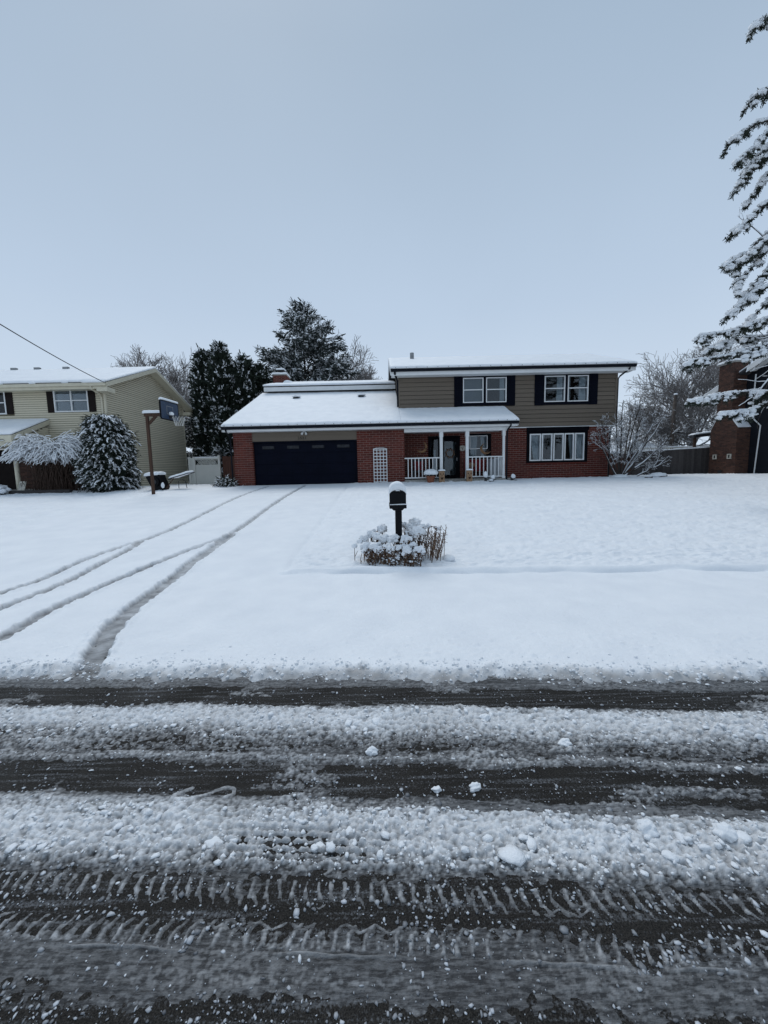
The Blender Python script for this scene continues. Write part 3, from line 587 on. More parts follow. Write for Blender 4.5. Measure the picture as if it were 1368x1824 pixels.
o = link('snow_crumbs', np_mesh('snow_crumbs', v1, f1, True), 'snow'); tag(o, 'white snow crumbs heaped along the churned strips of the street', 'slush', kind='stuff')
cs, rs = [], []
scatter(1500, .013, .032, 2.6, (1.2, 3.1), lambda d, T, x, h: np.where(T > 1.2, .6, np.where(T > .4, .05, .003)) * (d > 1.3) * np.clip(.45 + 1.4 * fbm(x * 1.8, d * 5, 73, 3), .03, 1))
v1, f1 = lumps(np.concatenate(cs), np.concatenate(rs), rng, 1, .30)
o = link('slush_clods', np_mesh('slush_clods', v1, f1, True), 'snow'); tag(o, 'rounded white snow clods lying in the two churned strips', 'slush', kind='stuff')
# crumbs along the bank
nn = 1500; x = rng.uniform(-3.8, 3.8, nn); d = 2.90 + rng.normal(0, .09, nn); y = d - ROAD_K * x; z, _, _ = ground_h(x, y); k = z > -.004
r_ = .005 * (3.6 ** (rng.rand(nn) ** 2.4)); v1, f1 = lumps(np.stack([x, y, np.maximum(z, 0) + r_ * .25], 1)[k], r_[k], rng, 0, .3)
tag(link('bank_crumbs', np_mesh('bank_crumbs', v1, f1, True), 'snow'), 'dirty crumbs along the snow bank at the street edge', 'slush', kind='stuff')
CH = [(.30, 2.93, .032, 'small white snow chunk lying on grey slush below the bank, nearest the mailbox'), (.62, 2.33, .034, 'large round snow chunk in the far white strip of the street'),
      (.43, 1.80, .028, 'square-edged white snow chunk on bare asphalt in the street'), (.235, 1.79, .022, 'flat pale chunk of slush left of the square-edged chunk'), (1.02, 2.09, .034, 'white snow lump on the dark streak right of centre in the street'),
      (-.10, 2.06, .033, 'pointed snow lump standing on the thin white ridge in the street'), (1.12, 1.535, .04, 'long smooth clod of snow in the near white strip at right'), (1.43, 1.505, .045, 'largest snow clod, at the right edge of the near white strip')]
for i, (x, y, r_, lb) in enumerate(CH):
    o = MB().blob((x, y, max(float(slush(np.array([x]), np.array([y]))[0][0]), 0) + r_ * .1), (r_ * 1.05, r_ * .85, r_ * .7), 40 + i, 3, .35, .30).build('snow_chunk', 'snow', origin=(x, y, 0), smooth_=True)
    tag(o, lb, 'snow chunk', 'snow chunks in the street')

# ================================================================== MAIN HOUSE
GZ = 1.02
ID = lambda s_, t, z: (s_, t, z)
def front(y0): return lambda s_, t, z: (s_, y0 + t, z)          # wall facing the street at depth y0
H = thing('brick_house', 'two storey house of red brick and taupe siding with attached dark garage', 'house', (2.0, 18.1, 1.0))
# --- garage brick piers (single bricks) and body
XF = front(18.1)
for bb in ((-6.868, -6.0, 18.1, 18.4, .7, 3.56), (-1.18, .998, 18.1, 18.4, .7, 3.56), (-6.868, -6.6, 18.4, 26.0, .7, 3.75), (.78, .998, 18.4, 19.6, .7, 3.75)): MB().box(*bb).build('wall', 'mortar_red', H)
sp1 = brick_spots(-6.87, -6.0, 1.0, 3.56, .30, .102); sp2 = brick_spots(-1.18, 1.0, 1.0, 3.56, .30, .102)
brick_objs(H, XF, sp1 + sp2, 'brick_red')
# pier returns
brick_field(H, lambda s_, t, z: (1.0 - t, s_, z), brick_spots(18.1, 19.58, 1.15, 3.5, .30, .102), 'brick_red')
brick_field(H, lambda s_, t, z: (-6.0 - t, s_, z), brick_spots(18.1, 18.3, 1.0, 3.05, .30, .102), 'brick_red')
# header over the door
MB().box(-6.0, -1.18, 18.14, 18.3, 3.08, 3.6).build('header', 'siding_taupe', H)
for z0, z1 in ((3.105, 3.34), (3.34, 3.575)):
    MB(front(18.14)).box(-5.998, -1.182, -.022 if z0 > 3.3 else -.018, 0, z0, z1 - .004).build('siding_board', 'siding_taupe', H)
# garage door: four sections, raised panels, four lights in the top one
gd = MB().box(-6.0, -1.18, 18.26, 18.3, .95, 3.08).build('garage_door', 'garage_navy', H)
for i in range(4):
    z0 = 1.0 + i * .52; s_ = MB(); s_.box(-5.985, -1.195, 18.235, 18.26, z0, z0 + .512); s_.build('door_section', 'garage_navy', gd, bevel=.006)
    for k in range(8):
        a = -5.93 + k * .59
        if i == 3 and k % 2 == 0 and False: continue
        if i < 3: MB().box(a, a + .52, 18.226, 18.2345, z0 + .07, z0 + .44).build('raised_panel', 'garage_navy', gd, bevel=.006)
for a, b_ in ((-5.60, -5.02), (-4.45, -3.86), (-3.29, -2.70), (-2.13, -1.52)):
    MB().box(a, b_, 18.222, 18.2345, 2.72, 2.89).box(a, b_, 18.222, 18.2345, 2.72, 2.73).build('light_frame', 'garage_navy', gd)
    MB().box(a + .02, b_ - .02, 18.212, 18.2215, 2.737, 2.875).build('pane', 'smoked_pane', gd)
    MB().box(a + .02, a + .2, 18.2225, 18.2232, 2.739, 2.80).build('pane_frost', 'metal_dark', gd)
MB().box(-6.0, -1.18, 18.12, 18.25, 3.03, 3.079).build('door_trim', 'garage_navy', H)
# flood lamps and number
fl = MB().box(-3.62, -3.54, 18.06, 18.115, 3.47, 3.55).build('floodlight', 'white_paint', H)
for s_ in (-1, 1): MB().tube([(-3.58 + s_ * .03, 18.08, 3.48), (-3.58 + s_ * .08, 18.02, 3.42), (-3.58 + s_ * .10, 17.98, 3.36)], [.03, .045, .055], 10).build('lamp_head', 'white_paint', fl, smooth_=True)
def text(body, size, loc, material, parent, depth=.006, name='lettering'):
    cu = bpy.data.curves.new('t', 'FONT'); cu.body = body; cu.size = size; cu.extrude = depth; cu.align_x = 'CENTER'; cu.align_y = 'CENTER'; cu.space_character = 1.25
    t = bpy.data.objects.new('t', cu); C.objects.link(t); dg = bpy.context.evaluated_depsgraph_get()
    me = bpy.data.meshes.new_from_object(t.evaluated_get(dg)); bpy.data.objects.remove(t)
    me.transform(Matrix.Rotation(R(90), 4, 'X')); me.transform(Matrix.Translation(Vector(loc) - ORG[parent])); me.name = name
    return link(name, me, material, parent)
text('3521', .17, (-3.70, 18.115, 3.20), 'number_black', H, .008, 'house_number')
# --- garage and porch roof (one slope), deck, fascia, gutter
SL = .412; EY, EZ = 17.60, 3.73
def rz(y): return EZ + SL * (y - EY)
def slope_roof(parent, x0, x1, y0, z0, y1, z1, th=.12, name='roof'):
    return MB().prism([(y0, z0), (y1, z1), (y1, z1 - th), (y0, z0 - th)], 'x', x0, x1).build(name, 'roof_felt', parent)
def gutter(parent, x0, x1, y, z, material='gutter_navy', h=.125):
    prof = [(y, z), (y - .11, z), (y - .125, z - .02), (y - .10, z - .07), (y - .085, z - h), (y, z - h)]
    return MB().prism(prof, 'x', x0, x1).build('gutter', material, parent)
r1 = slope_roof(H, -7.13, .84, EY, EZ, 23.9, rz(23.9)); r1b = slope_roof(H, .86, 6.06, EY, EZ, 19.585, rz(19.585), name='porch_roof')
snow_slab('roof_snow', [(-7.16, EY - .10, EZ - .03), (.85, EY - .10, EZ - .03), (.85, 23.88, rz(23.88)), (-7.16, 23.88, rz(23.88))], .14, r1, 120, 60, .62, .16, 3, flush=('r',))
snow_slab('roof_snow', [(.845, EY - .10, EZ - .03), (6.10, EY - .10, EZ - .03), (6.10, 19.58, rz(19.58)), (.845, 19.58, rz(19.58))], .14, r1b, 90, 30, .62, .16, 3, flush=('l', 't'))
gutter(H, -7.15, 6.08, EY - .005, EZ - .02)
MB().box(-7.13, 6.05, EY + .0, EY + .03, EZ - .24, EZ - .125).build('fascia', 'white_paint', H)
MB().box(-7.1, 6.03, EY + .031, 18.09, EZ - .23, EZ - .21).build('soffit', 'white_paint', H)
MB().prism([(EY - .02, EZ - .24), (EY - .02, EZ - .02), (23.9, rz(23.9) - .02), (23.9, rz(23.9) - .22)], 'x', -7.16, -7.131).build('rake_board', 'white_paint', H)
MB().prism([(18.1, 3.5), (18.1, rz(18.1) - .13), (19.59, rz(19.59) - .13), (19.59, 3.5)], 'x', 5.75, 5.80).build('porch_gable', 'white_paint', H)
MB().prism([(EY - .02, EZ - .22), (EY - .02, EZ - .02), (19.58, rz(19.58) - .02), (19.58, rz(19.58) - .2)], 'x', 6.061, 6.085).build('rake_board', 'white_paint', H)
mb = MB()
for x in np.arange(-7.0, 6.0, .405): mb.box(x - .012, x + .012, EY - .135, EY - .10, EZ + .005, EZ + .035)
mb.build('gutter_strap', 'metal_grey', H)
MB().tube([(-6.98, 17.52, 3.62), (-6.98, 17.62, 3.48), (-6.98, 17.95, 3.34), (-6.98, 18.05, 3.2), (-6.98, 18.05, 1.05)], .035, 6).build('downspout', 'gutter_navy', H)
MB().tube([(5.74, 17.52, 3.63), (5.74, 17.55, 3.52), (5.70, 17.85, 3.38), (5.69, 17.93, 3.2), (5.69, 17.93, 1.12), (5.78, 17.8, 1.06), (6.1, 17.7, 1.05)], .036, 6).build('downspout', 'gutter_navy', H)
for x, y in ((-4.77, 22.2), (-1.14, 22.25)):
    z = rz(y); v_ = MB().prism([(y - .14, z + .06), (y + .14, z + .08), (y + .14, z + .24), (y - .10, z + .165)], 'x', x - .15, x + .15).build('roof_vent', 'metal_dark', H)
    MB().blob((x, y + .03, z + .24), (.24, .2, .07), int(y * 10), 2, .5).build('vent_snow', 'snow', v_, smooth_=True)
# --- raised roof behind the garage
MB().box(-6.7, .85, 23.9, 24.1, 5.8, 6.75).build('wall', 'painted_shade', H); MB().box(-6.7, -6.5, 24.1, 31, .9, 6.75).build('wall', 'siding_taupe', H)  # front strip coloured dark to paint the shade below the raised eave
r2 = slope_roof(H, -6.92, .84, 23.5, 6.72, 27.4, 7.72); MB().prism([(27.4, 7.72), (31.3, 6.72), (31.3, 6.6), (27.4, 7.6)], 'x', -6.92, .84).build('roof', 'roof_felt', H)
snow_slab('roof_snow', [(-6.95, 23.42, 6.71), (.83, 23.42, 6.71), (.83, 27.42, 7.73), (-6.95, 27.42, 7.73)], .13, r2, 70, 24, .6, .16, 5)
MB().box(-6.92, .83, 23.46, 23.49, 6.42, 6.66).build('fascia', 'white_paint', H)
mb = MB()
for x in np.arange(-6.6, .8, .62): mb.box(x - .012, x + .012, 23.38, 23.46, 6.68, 6.71)
mb.build('gutter_strap', 'metal_dark', H)
# chimney
ch = MB().box(-7.0, -6.15, 25.9, 26.9, 1, 7.93).build('chimney', 'mortar_red', H)
brick_field(ch, front(25.9), brick_spots(-7.0, -6.15, 6.0, 7.93, .22, .08), 'brick_red'); brick_field(ch, lambda s_, t, z: (-6.15 - t, s_, z), brick_spots(25.9, 26.9, 6.0, 7.93, .22, .08), 'brick_red')
MB().box(-7.04, -6.11, 25.86, 26.94, 7.93, 7.99).build('chimney_cap', 'concrete', ch)
snow_slab('chimney_snow', [(-7.06, 25.84, 7.99), (-6.09, 25.84, 7.99), (-6.09, 26.96, 7.99), (-7.06, 26.96, 7.99)], .14, ch, 20, 20, .5, .2, 6)
mb = MB().box(-6.82, -6.33, 26.15, 26.65, 8.30, 8.34)
for a in (-6.8, -6.38):
    for b2 in (26.17, 26.6): mb.box(a, a + .03, b2, b2 + .03, 7.99, 8.30)
mb.box(-6.74, -6.42, 26.25, 26.55, 7.99, 8.28); mb.build('chimney_hood', 'metal_dark', ch)
snow_slab('hood_snow', [(-6.84, 26.13, 8.34), (-6.31, 26.13, 8.34), (-6.31, 26.67, 8.34), (-6.84, 26.67, 8.34)], .13, ch, 14, 14, .4, .18, 7)
MB().blob((-6.05, 25.95, 7.42), (.35, .4, .17), 3, 2, .5).build('snow_drift', 'snow', ch, smooth_=True)

# --- two storey block
UW = [(3.95, 6.22, 4.84, 6.12), (7.96, 10.25, 4.80, 6.13)]        # window groups (x0,x1,z0,z1)
LW = (7.27, 10.14, 1.90, 3.34); PW = (4.28, 5.30, 2.20, 3.27); DR = (2.34, 3.80, 1.2, 3.22)
holes_u = [(a, b_, c, d) for a, b_, c, d in UW]; holes_l = [LW, PW, DR]
mb = MB(front(19.6)); wall_holes(mb, .88, 11.58, 3.62, 6.30, 0, .2, holes_u); mb.build('wall', 'painted_shade', H); mb = MB(front(19.6)); wall_holes(mb, .88, 11.32, .7, 3.62, .02, .22, holes_l)  # upper backing painted dark so board gaps look like lap shadows
mb.build('wall', 'mortar_red', H)
for bb in ((.88, 1.08, 19.8, 27.19, .7, 6.3), (11.36, 11.56, 19.8, 27.19, 3.6, 6.3), (11.1, 11.3, 19.82, 27.19, .7, 3.59), (.88, 11.5, 27.2, 27.4, .7, 6.3)): MB().box(*bb).build('wall', 'siding_taupe', H)
for xg in (.88, 11.46): MB().prism([(19.6, 6.3), (23.5, 7.95), (27.4, 6.3)], 'x', xg, xg + .12).build('gable', 'siding_taupe', H)
#MB().prism([(19.6, 6.3), (23.5, 7.95), (27.4, 6.3)], 'x', 11.46, 11.58).build('gable', 'siding_taupe', H)
MB().box(1.1, 11.3, 19.85, 27.1, 3.5, 3.6).build('floor_deck', 'dark_room', H)
siding(H, front(19.6), .90, 11.55, 3.64, 6.30, .2105, 'siding_taupe', [(3.58, 6.58, 4.72, 6.22), (7.54, 10.64, 4.70, 6.22)], proud=.03, gap=.016)
siding(H, lambda s_, t, z: (.88 + t, s_, z), 19.62, 23.4, 4.7, 6.3, .2105, 'siding_taupe', proud=.02)
MB().box(11.52, 11.62, 19.565, 19.66, 3.62, 6.3).build('corner_board', 'siding_taupe', H)
MB().box(.845, .90, 19.57, 19.64, rz(19.6) - .2, 6.3).build('corner_board', 'siding_taupe', H)
MB().box(.9, 11.56, 19.555, 19.60, 3.595, 3.639).build('drip_strip', 'white_paint', H)
# lower brick
fb = brick_spots(5.95, 11.3, 1.0, 3.59, .30, .102, [(7.2, 10.24, 1.84, 3.62)]); pb = brick_spots(1.0, 5.95, 1.18, 3.5, .30, .102, [(4.2, 5.42, 2.12, 3.36), (2.28, 3.86, 1.1, 3.28)])
brick_objs(H, front(19.62), fb[:70], 'brick_red'); brick_field(H, front(19.62), fb[70:] + pb, 'brick_red')
MB().box(7.2, 10.24, 19.55, 19.63, 1.80, 1.848).build('brick_sill', 'brick_red', H)
# upper windows: dark surround, shutters, pairs of sashes
cset = [[((.74, .97, .76, .97),), ((.72, .96, .72, .96),)], [((.02, .14, .02, .12), (.68, .97, .66, .97)), ((.02, .18, .02, .2), (.62, .97, .62, .97))]]
for gi, (a, b_, c, d) in enumerate(UW):
    mid = (a + b_) / 2 + .0; o0, o1 = (3.58, 6.58) if gi == 0 else (7.54, 10.64)
    sr = MB(front(19.6)); wall_holes(sr, o0 + .40, o1 - .40, c - .10, d + .09, -.03, .0, [(a + .06, mid - .06, c + .02, d - .05), (mid + .06, b_ - .06, c + .02, d - .05)]); sr.build('window_surround', 'navy_paint', H)
    for s0_, s1_ in ((o0, o0 + .40), (o1 - .40, o1)):
        sh = MB(front(19.6)).box(s0_, s1_, -.055, 0, c - .13, d + .11).build('shutter', 'navy_paint', H)
        mb = MB(front(19.6)); k = 17; z_ = c - .06
        for i in range(k): zz_ = z_ + (d - c + .10) * i / k; mb.box(s0_ + .05, s1_ - .05, -.067, -.056, zz_, zz_ + (d - c) / k * .62)
        mb.build('louvres', 'navy_paint', sh)
    for wi, (p, q) in enumerate(((a + .065, mid - .065), (mid + .065, b_ - .065))):
        window(H, front(19.6), p, q, c + .025, d - .055, 'white_paint', .045, (.52,), (), 'glass', cset[gi][wi], blind=('blind' if gi == 0 and wi == 0 else None))
# picture window: five casements in a black surround
sr = MB(front(19.6)); cas = [(7.34, 7.90), (7.94, 8.47), (8.52, 9.03), (9.07, 9.55), (9.59, 10.07)]
wall_holes(sr, 7.2, 10.24, 1.85, 3.62, -.03, .02, [(p - .001, q + .001, 1.95, 3.29) for p, q in cas]); sr.build('window_surround', 'black_paint', H)
sn = MB(front(19.6)).box(7.18, 10.26, -.09, -.031, 3.42, 3.60).build('window_head', 'black_paint', H)
ccs = [((.05, .98, .5, .98),), ((.0, .4, .0, .12),), (), ((.55, 1, .85, 1),), ((.05, .98, .45, .98),)]
for (p, q), cc in zip(cas, ccs): window(H, front(19.6), p, q, 1.951, 3.289, 'white_paint', .06, (), (), 'glass', cc, proud=.06)
# main roof
MZ, MY = 6.44, 19.06; ML = .372
def mz(y): return MZ + ML * (y - MY)
r3 = slope_roof(H, .48, 12.12, MY, MZ, 23.5, mz(23.5)); MB().prism([(23.5, mz(23.5)), (27.95, MZ), (27.95, MZ - .12), (23.5, mz(23.5) - .12)], 'x', .48, 12.12).build('roof', 'roof_felt', H)
snow_slab('roof_snow', [(.44, MY - .10, MZ - .03), (12.16, MY - .10, MZ - .03), (12.16, 23.55, mz(23.5)), (.44, 23.55, mz(23.5))], .14, r3, 130, 40, .66, .18, 8)
snow_slab('roof_snow', [(.44, 23.5, mz(23.5) - .02), (12.16, 23.5, mz(23.5) - .02), (12.16, 28.0, MZ), (.44, 28.0, MZ)], .13, r3, 40, 12, .66, .18, 9)
gutter(H, .46, 12.14, MY - .005, MZ - .02)
MB().box(.48, 12.12, MY, MY + .03, MZ - .31, MZ - .126).build('fascia', 'white_paint', H)
MB().box(.5, 12.1, MY + .031, 19.59, MZ - .30, MZ - .28).build('soffit', 'white_paint', H)
for x0, x1 in ((.448, .478), (12.122, 12.15)):
    MB().prism([(MY - .02, MZ - .31), (MY - .02, MZ - .02), (23.5, mz(23.5) - .02), (23.5, mz(23.5) - .24)], 'x', x0, x1).build('rake_board', 'white_paint', H)
mb = MB()
for x in np.arange(.7, 12.0, .5): mb.box(x - .012, x + .012, MY - .135, MY - .10, MZ + .01, MZ + .04)
mb.build('gutter_strap', 'metal_grey', H)
MB().tube([(11.85, 18.99, 6.34), (11.85, 19.02, 6.22), (11.68, 19.5, 5.98), (11.665, 19.63, 5.88), (11.665, 19.64, 3.66), (11.4, 19.66, 3.5), (11.36, 19.66, 1.0)], .04, 6).build('downspout', 'gutter_navy', H)
MB().tube([(.66, 18.99, 6.33), (.66, 19.05, 6.2), (.78, 19.5, 6.0), (.80, 19.6, 5.85), (.80, 19.62, 4.75)], .05, 6).build('downspout', 'gutter_navy', H)
MB().tube([(1.75, 22.4, 7.5), (1.75, 22.4, 8.12)], .11, 12).build('vent_pipe', 'metal_grey', H)

# --- porch
MB().box(1.001, 5.95, 17.95, 19.6, .8, 1.17).build('porch_floor', 'concrete', H)
MB().box(2.75, 3.95, 17.6, 17.945, .8, 1.09).build('porch_step', 'concrete', H)
MB().box(1.001, 5.75, 17.93, 18.07, 3.34, 3.49).build('porch_beam', 'white_paint', H)
MB().box(1.001, 5.75, 18.071, 19.59, 3.44, 3.46).build('porch_ceiling', 'white_paint', H)
for x in (2.69, 3.88, 5.56):
    w_ = .05 if x > 5 else .066
    p_ = MB().box(x - w_, x + w_, 18.0 - w_, 18.0 + w_, 1.171, 3.339).build('porch_post', 'white_paint', H)
    MB().box(x - w_ - .018, x + w_ + .018, 18.0 - w_ - .018, 18.0 + w_ + .018, 1.172, 1.27).box(x - w_ - .018, x + w_ + .018, 18 - w_ - .018, 18 + w_ + .018, 3.1, 3.338).build('post_collar', 'white_paint', p_)
for x0, x1, n_ in ((1.0, 2.625, 9), (3.947, 5.51, 8)):
    rl = MB().box(x0, x1, 17.97, 18.03, 2.14, 2.19).build('railing', 'white_paint', H); MB().box(x0, x1, 17.975, 18.025, 1.24, 1.29).build('bottom_rail', 'white_paint', rl)
    for k in range(n_): x = x0 + (x1 - x0) * (k + 1) / (n_ + 1); MB().box(x - .018, x + .018, 17.982, 18.018, 1.291, 2.139).build('baluster', 'white_paint', rl)
rl = MB().box(5.53, 5.58, 18.06, 19.58, 2.14, 2.19).build('railing', 'white_paint', H); MB().box(5.53, 5.58, 18.06, 19.58, 1.24, 1.29).build('bottom_rail', 'white_paint', rl)
for k in range(9): y = 18.15 + k * .16; MB().box(5.537, 5.573, y - .018, y + .018, 1.291, 2.139).build('baluster', 'white_paint', rl)
# entry: dark unit with sidelight and glazed storm door
XD = front(19.6); mb = MB(XD); wall_holes(mb, 2.28, 3.86, 1.171, 3.28, -.04, .1, [(2.42, 2.78, 1.45, 3.12), (2.98, 3.76, 1.2, 3.14)]); mb.build('door_frame', 'black_paint', H)
MB(XD).box(2.42, 2.78, .02, .026, 1.45, 3.12).build('pane', 'glass', H)
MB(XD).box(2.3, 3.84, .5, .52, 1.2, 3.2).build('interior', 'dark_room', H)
MB(XD).box(2.56, 2.66, .10, .16, 1.5, 2.6).build('curtain', 'curtain', H)
dr = MB(XD); wall_holes(dr, 2.98, 3.76, 1.2, 3.14, -.02, .02, [(3.08, 3.66, 1.34, 3.02)]); dr = dr.build('door', 'black_paint', H)
MB(XD).box(3.081, 3.659, -.003, .003, 1.341, 3.019).build('pane', 'glass', dr); MB(XD).box(2.99, 3.75, .12, .16, 1.21, 3.13).build('inner_door', 'door_teal', dr)
wr = MB(XD)
for k in range(40):
    a = k / 40 * 2 * math.pi; rr = .2 + .03 * math.sin(k * 5); wr.blob((3.37 + rr * math.cos(a), 19.58, 2.42 + rr * math.sin(a)), (.04, .03, .04), k, 0)
wr.v = [(v[0], v[1], v[2]) for v in wr.v]; wr.build('wreath', 'dry_stem', dr)
MB(XD).box(3.69, 3.72, -.06, -.021, 2.05, 2.2).build('handle', 'metal_grey', dr)
# porch window
sr = MB(XD); wall_holes(sr, 4.2, 5.42, 2.12, 3.36, -.03, .02, [(4.33, 5.24, 2.2, 3.27)]); sr.build('window_surround', 'black_paint', H)
pw = window(H, XD, 4.331, 5.239, 2.201, 3.269, 'black_paint', .03, (), (), 'glass', ((.05, .50, .05, .42), (.66, 1, .72, 1)))
mb = MB(XD); wall_holes(mb, 4.335, 5.235, 2.60, 3.265, -.055, -.03, [(4.375, 5.195, 2.64, 3.225)]); mb.build('sash', 'white_paint', pw)

# ------------------------------------------------------------------ things on and by the porch
def moon(x, y, z, label, mirror=1):
    t = thing('hanging_planter', label, 'planter', (x, y, z - .35), 'moon shaped planters hung under the porch roof')
    pts = [(x + mirror * .24 * math.cos(a), y, z + .24 * math.sin(a)) for a in np.linspace(-2.5, 1.2, 18)]; rr = [.008 + .055 * math.sin(math.pi * i / 17) ** 1.2 for i in range(18)]
    MB().tube(pts, rr, 8).build('crescent', 'wicker', t, smooth_=True)
    MB().tube([pts[-1], (x, y, z + .34), (x, y, 3.44)], .006, 4).build('cord', 'wire_black', t)
    mb = MB(); rnd = random.Random(int(x * 10))
    for k in range(26):
        a = rnd.uniform(-2.2, .6); r_ = rnd.uniform(.12, .24); p = Vector((x + mirror * r_ * math.cos(a), y + rnd.uniform(-.05, .05), z + r_ * math.sin(a))); q = p + Vector((rnd.uniform(-.09, .09), rnd.uniform(-.05, .05), rnd.uniform(-.03, .14)))
        mb.tube([p, q], [.006, .003], 3)
    mb.build('dried_plant', 'dry_stem', t); return t
moon(1.80, 18.3, 2.70, 'crescent wicker planter hanging left of the front door'); moon(4.82, 18.2, 2.56, 'crescent wicker planter hanging before the porch window', -1)
sg = thing('oval_sign', 'cream oval sign hung on brick beside the front door', 'sign', (3.99, 19.58, 2.66))
mb = MB(); mb.prism([(3.99 + .17 * math.cos(a), 2.66 + .135 * math.sin(a)) for a in np.linspace(0, 2 * math.pi, 29)[:-1]], 'y', 19.565, 19.595); mb.build('board', 'sign_cream', sg)
mb = MB(); rnd = random.Random(4)
for k in range(5): mb.tube([(3.99, 19.562, 2.58), (3.99 + rnd.uniform(-.03, .03), 19.562, 2.66), (3.99 + rnd.uniform(-.1, .1), 19.562, 2.72 + rnd.uniform(-.03, .03))], .007, 4)
mb.build('motif', 'carved_dark', sg)
def lantern(x, y, label):
    z = 1.02; t = thing('carved_block', label, 'decoration', (x, y, z), 'carved wooden pumpkin blocks by the porch step')
    MB().box(x - .12, x + .12, y - .1, y + .1, z, 1.56).build('block', 'tan_wood', t, bevel=.012)
    for s_ in (-1, 1): MB().prism([(x + s_ * .065 - .035, 1.40), (x + s_ * .065 + .035, 1.40), (x + s_ * .055, 1.47)], 'y', y - .106, y - .1005).build('eye', 'carved_dark', t)
    MB().prism([(x - .02, 1.33), (x + .02, 1.33), (x, 1.375)], 'y', y - .106, y - .1005).build('nose', 'carved_dark', t)
    MB().prism([(x - .075, 1.285), (x - .035, 1.26), (x, 1.28), (x + .035, 1.26), (x + .075, 1.285), (x + .04, 1.20), (x, 1.16), (x - .04, 1.20)], 'y', y - .106, y - .1005).build('mouth', 'carved_dark', t)
    snow_slab('snow_cap', [(x - .15, y - .13, 1.56), (x + .15, y - .13, 1.56), (x + .15, y + .13, 1.56), (x - .15, y + .13, 1.56)], .07, t, 10, 10, .35, .12, int(x * 7))
lantern(2.63, 17.5, 'carved wooden face block left of the porch step, nearer the potted mum'); lantern(3.87, 17.5, 'carved wooden face block right of the porch step')
t = thing('potted_mum', 'terracotta pot with a snow covered mum before the porch railing', 'potted plant', (2.14, 17.55, 1.02))
MB().lathe((2.14, 17.55, 1.02), [(.13, 0), (.19, .26), (.215, .27), (.215, .33), (.18, .33), (.17, .28)], 18).build('pot', 'terracotta', t, smooth_=False)
rg = np.random.RandomState(5); k = 260; th = rg.rand(k) * 6.28; el = rg.uniform(-.2, 1.2, k); dv = np.stack([np.cos(th) * np.cos(el), np.sin(th) * np.cos(el), np.sin(el)], 1)
V, F = quads(np.array([2.14, 17.55, 1.38]) + dv * np.array([.22, .22, .1]), dv + rg.normal(0, .4, (k, 3)), np.array([0, 0, 1.]), rg.uniform(.05, .12, k), np.full(k, .03)); link('foliage', np_mesh('foliage', V - np.array(ORG[t]), F), 'conifer', t)
MB().blob((2.14, 17.55, 1.47), (.34, .32, .17), 8, 3, .6, .2).build('snow_cap', 'snow', t, smooth_=True)
# trellis
t = thing('garden_trellis', 'white lattice trellis leaning on the brick pier by the garage', 'trellis', (-.12, 18.03, 1.05))
for i in range(5): x = -.42 + i * .15; MB().box(x - .017, x + .017, 18.025, 18.045, 1.05, 2.62).build('upright', 'white_paint', t)
for i in range(11): z = 1.12 + i * .146; MB().box(-.44, .2, 18.003, 18.024, z - .017, z + .017).build('slat', 'white_paint', t)
MB().tube([(-.44, 18.035, 2.62), (-.3, 18.035, 2.655), (-.12, 18.035, 2.665), (.06, 18.035, 2.655), (.2, 18.035, 2.62)], .022, 6).build('top_rail', 'white_paint', t)
# porch furniture seen through the balusters
def chair(x, label):
    t = thing('porch_chair', label, 'chair', (x, 19.0, 1.17)); MB().box(x - .3, x + .3, 18.8, 19.3, 1.52, 1.6).build('seat', 'metal_dark', t); MB().box(x - .3, x + .3, 19.26, 19.33, 1.6, 2.12).build('backrest', 'metal_dark', t, bevel=.02)
    MB().box(x - .26, x + .26, 18.8, 19.22, 1.601, 1.68).box(x - .26, x + .26, 19.17, 19.255, 1.68, 2.05).build('cushion', 'red_cloth', t, bevel=.03)
    for a in (-.28, .25):
        for b2 in (18.82, 19.26): MB().box(x + a, x + a + .03, b2, b2 + .03, 1.17, 1.52).build('leg', 'metal_dark', t)
        MB().box(x + a, x + a + .04, 18.8, 19.3, 1.78, 1.82).build('armrest', 'metal_dark', t)
chair(1.75, 'porch chair with red cushion behind the left railing')
t = thing('porch_bench', 'red cushioned bench behind the right railing under the window', 'bench', (4.6, 19.2, 1.17))
MB().box(4.05, 5.1, 18.95, 19.4, 1.5, 1.58).build('seat', 'red_cloth', t, bevel=.02); MB().box(4.05, 5.1, 19.36, 19.44, 1.58, 2.08).build('backrest', 'red_cloth', t, bevel=.02)
for a in (4.07, 5.03):
    for b2 in (18.97, 19.38): MB().box(a, a + .05, b2, b2 + .05, 1.17, 1.5).build('leg', 'metal_dark', t)
MB().blob((4.35, 19.3, 1.8), (.2, .08, .14), 3, 2, 0, .05).build('cushion', 'tan_wood', t, smooth_=True)
t = thing('storage_box', 'pale grey storage box behind the railing at the porch end', 'box', (5.28, 18.6, 1.17)); MB().box(5.05, 5.5, 18.4, 18.9, 1.17, 2.02).build('body', 'box_grey', t, bevel=.02); MB().box(5.03, 5.52, 18.38, 18.92, 2.021, 2.08).build('lid', 'box_grey', t, bevel=.015)
for i in range(5): MB().box(5.08 + i * .085, 5.11 + i * .085, 18.392, 18.3995, 1.22, 1.98).build('rib', 'metal_grey', t)
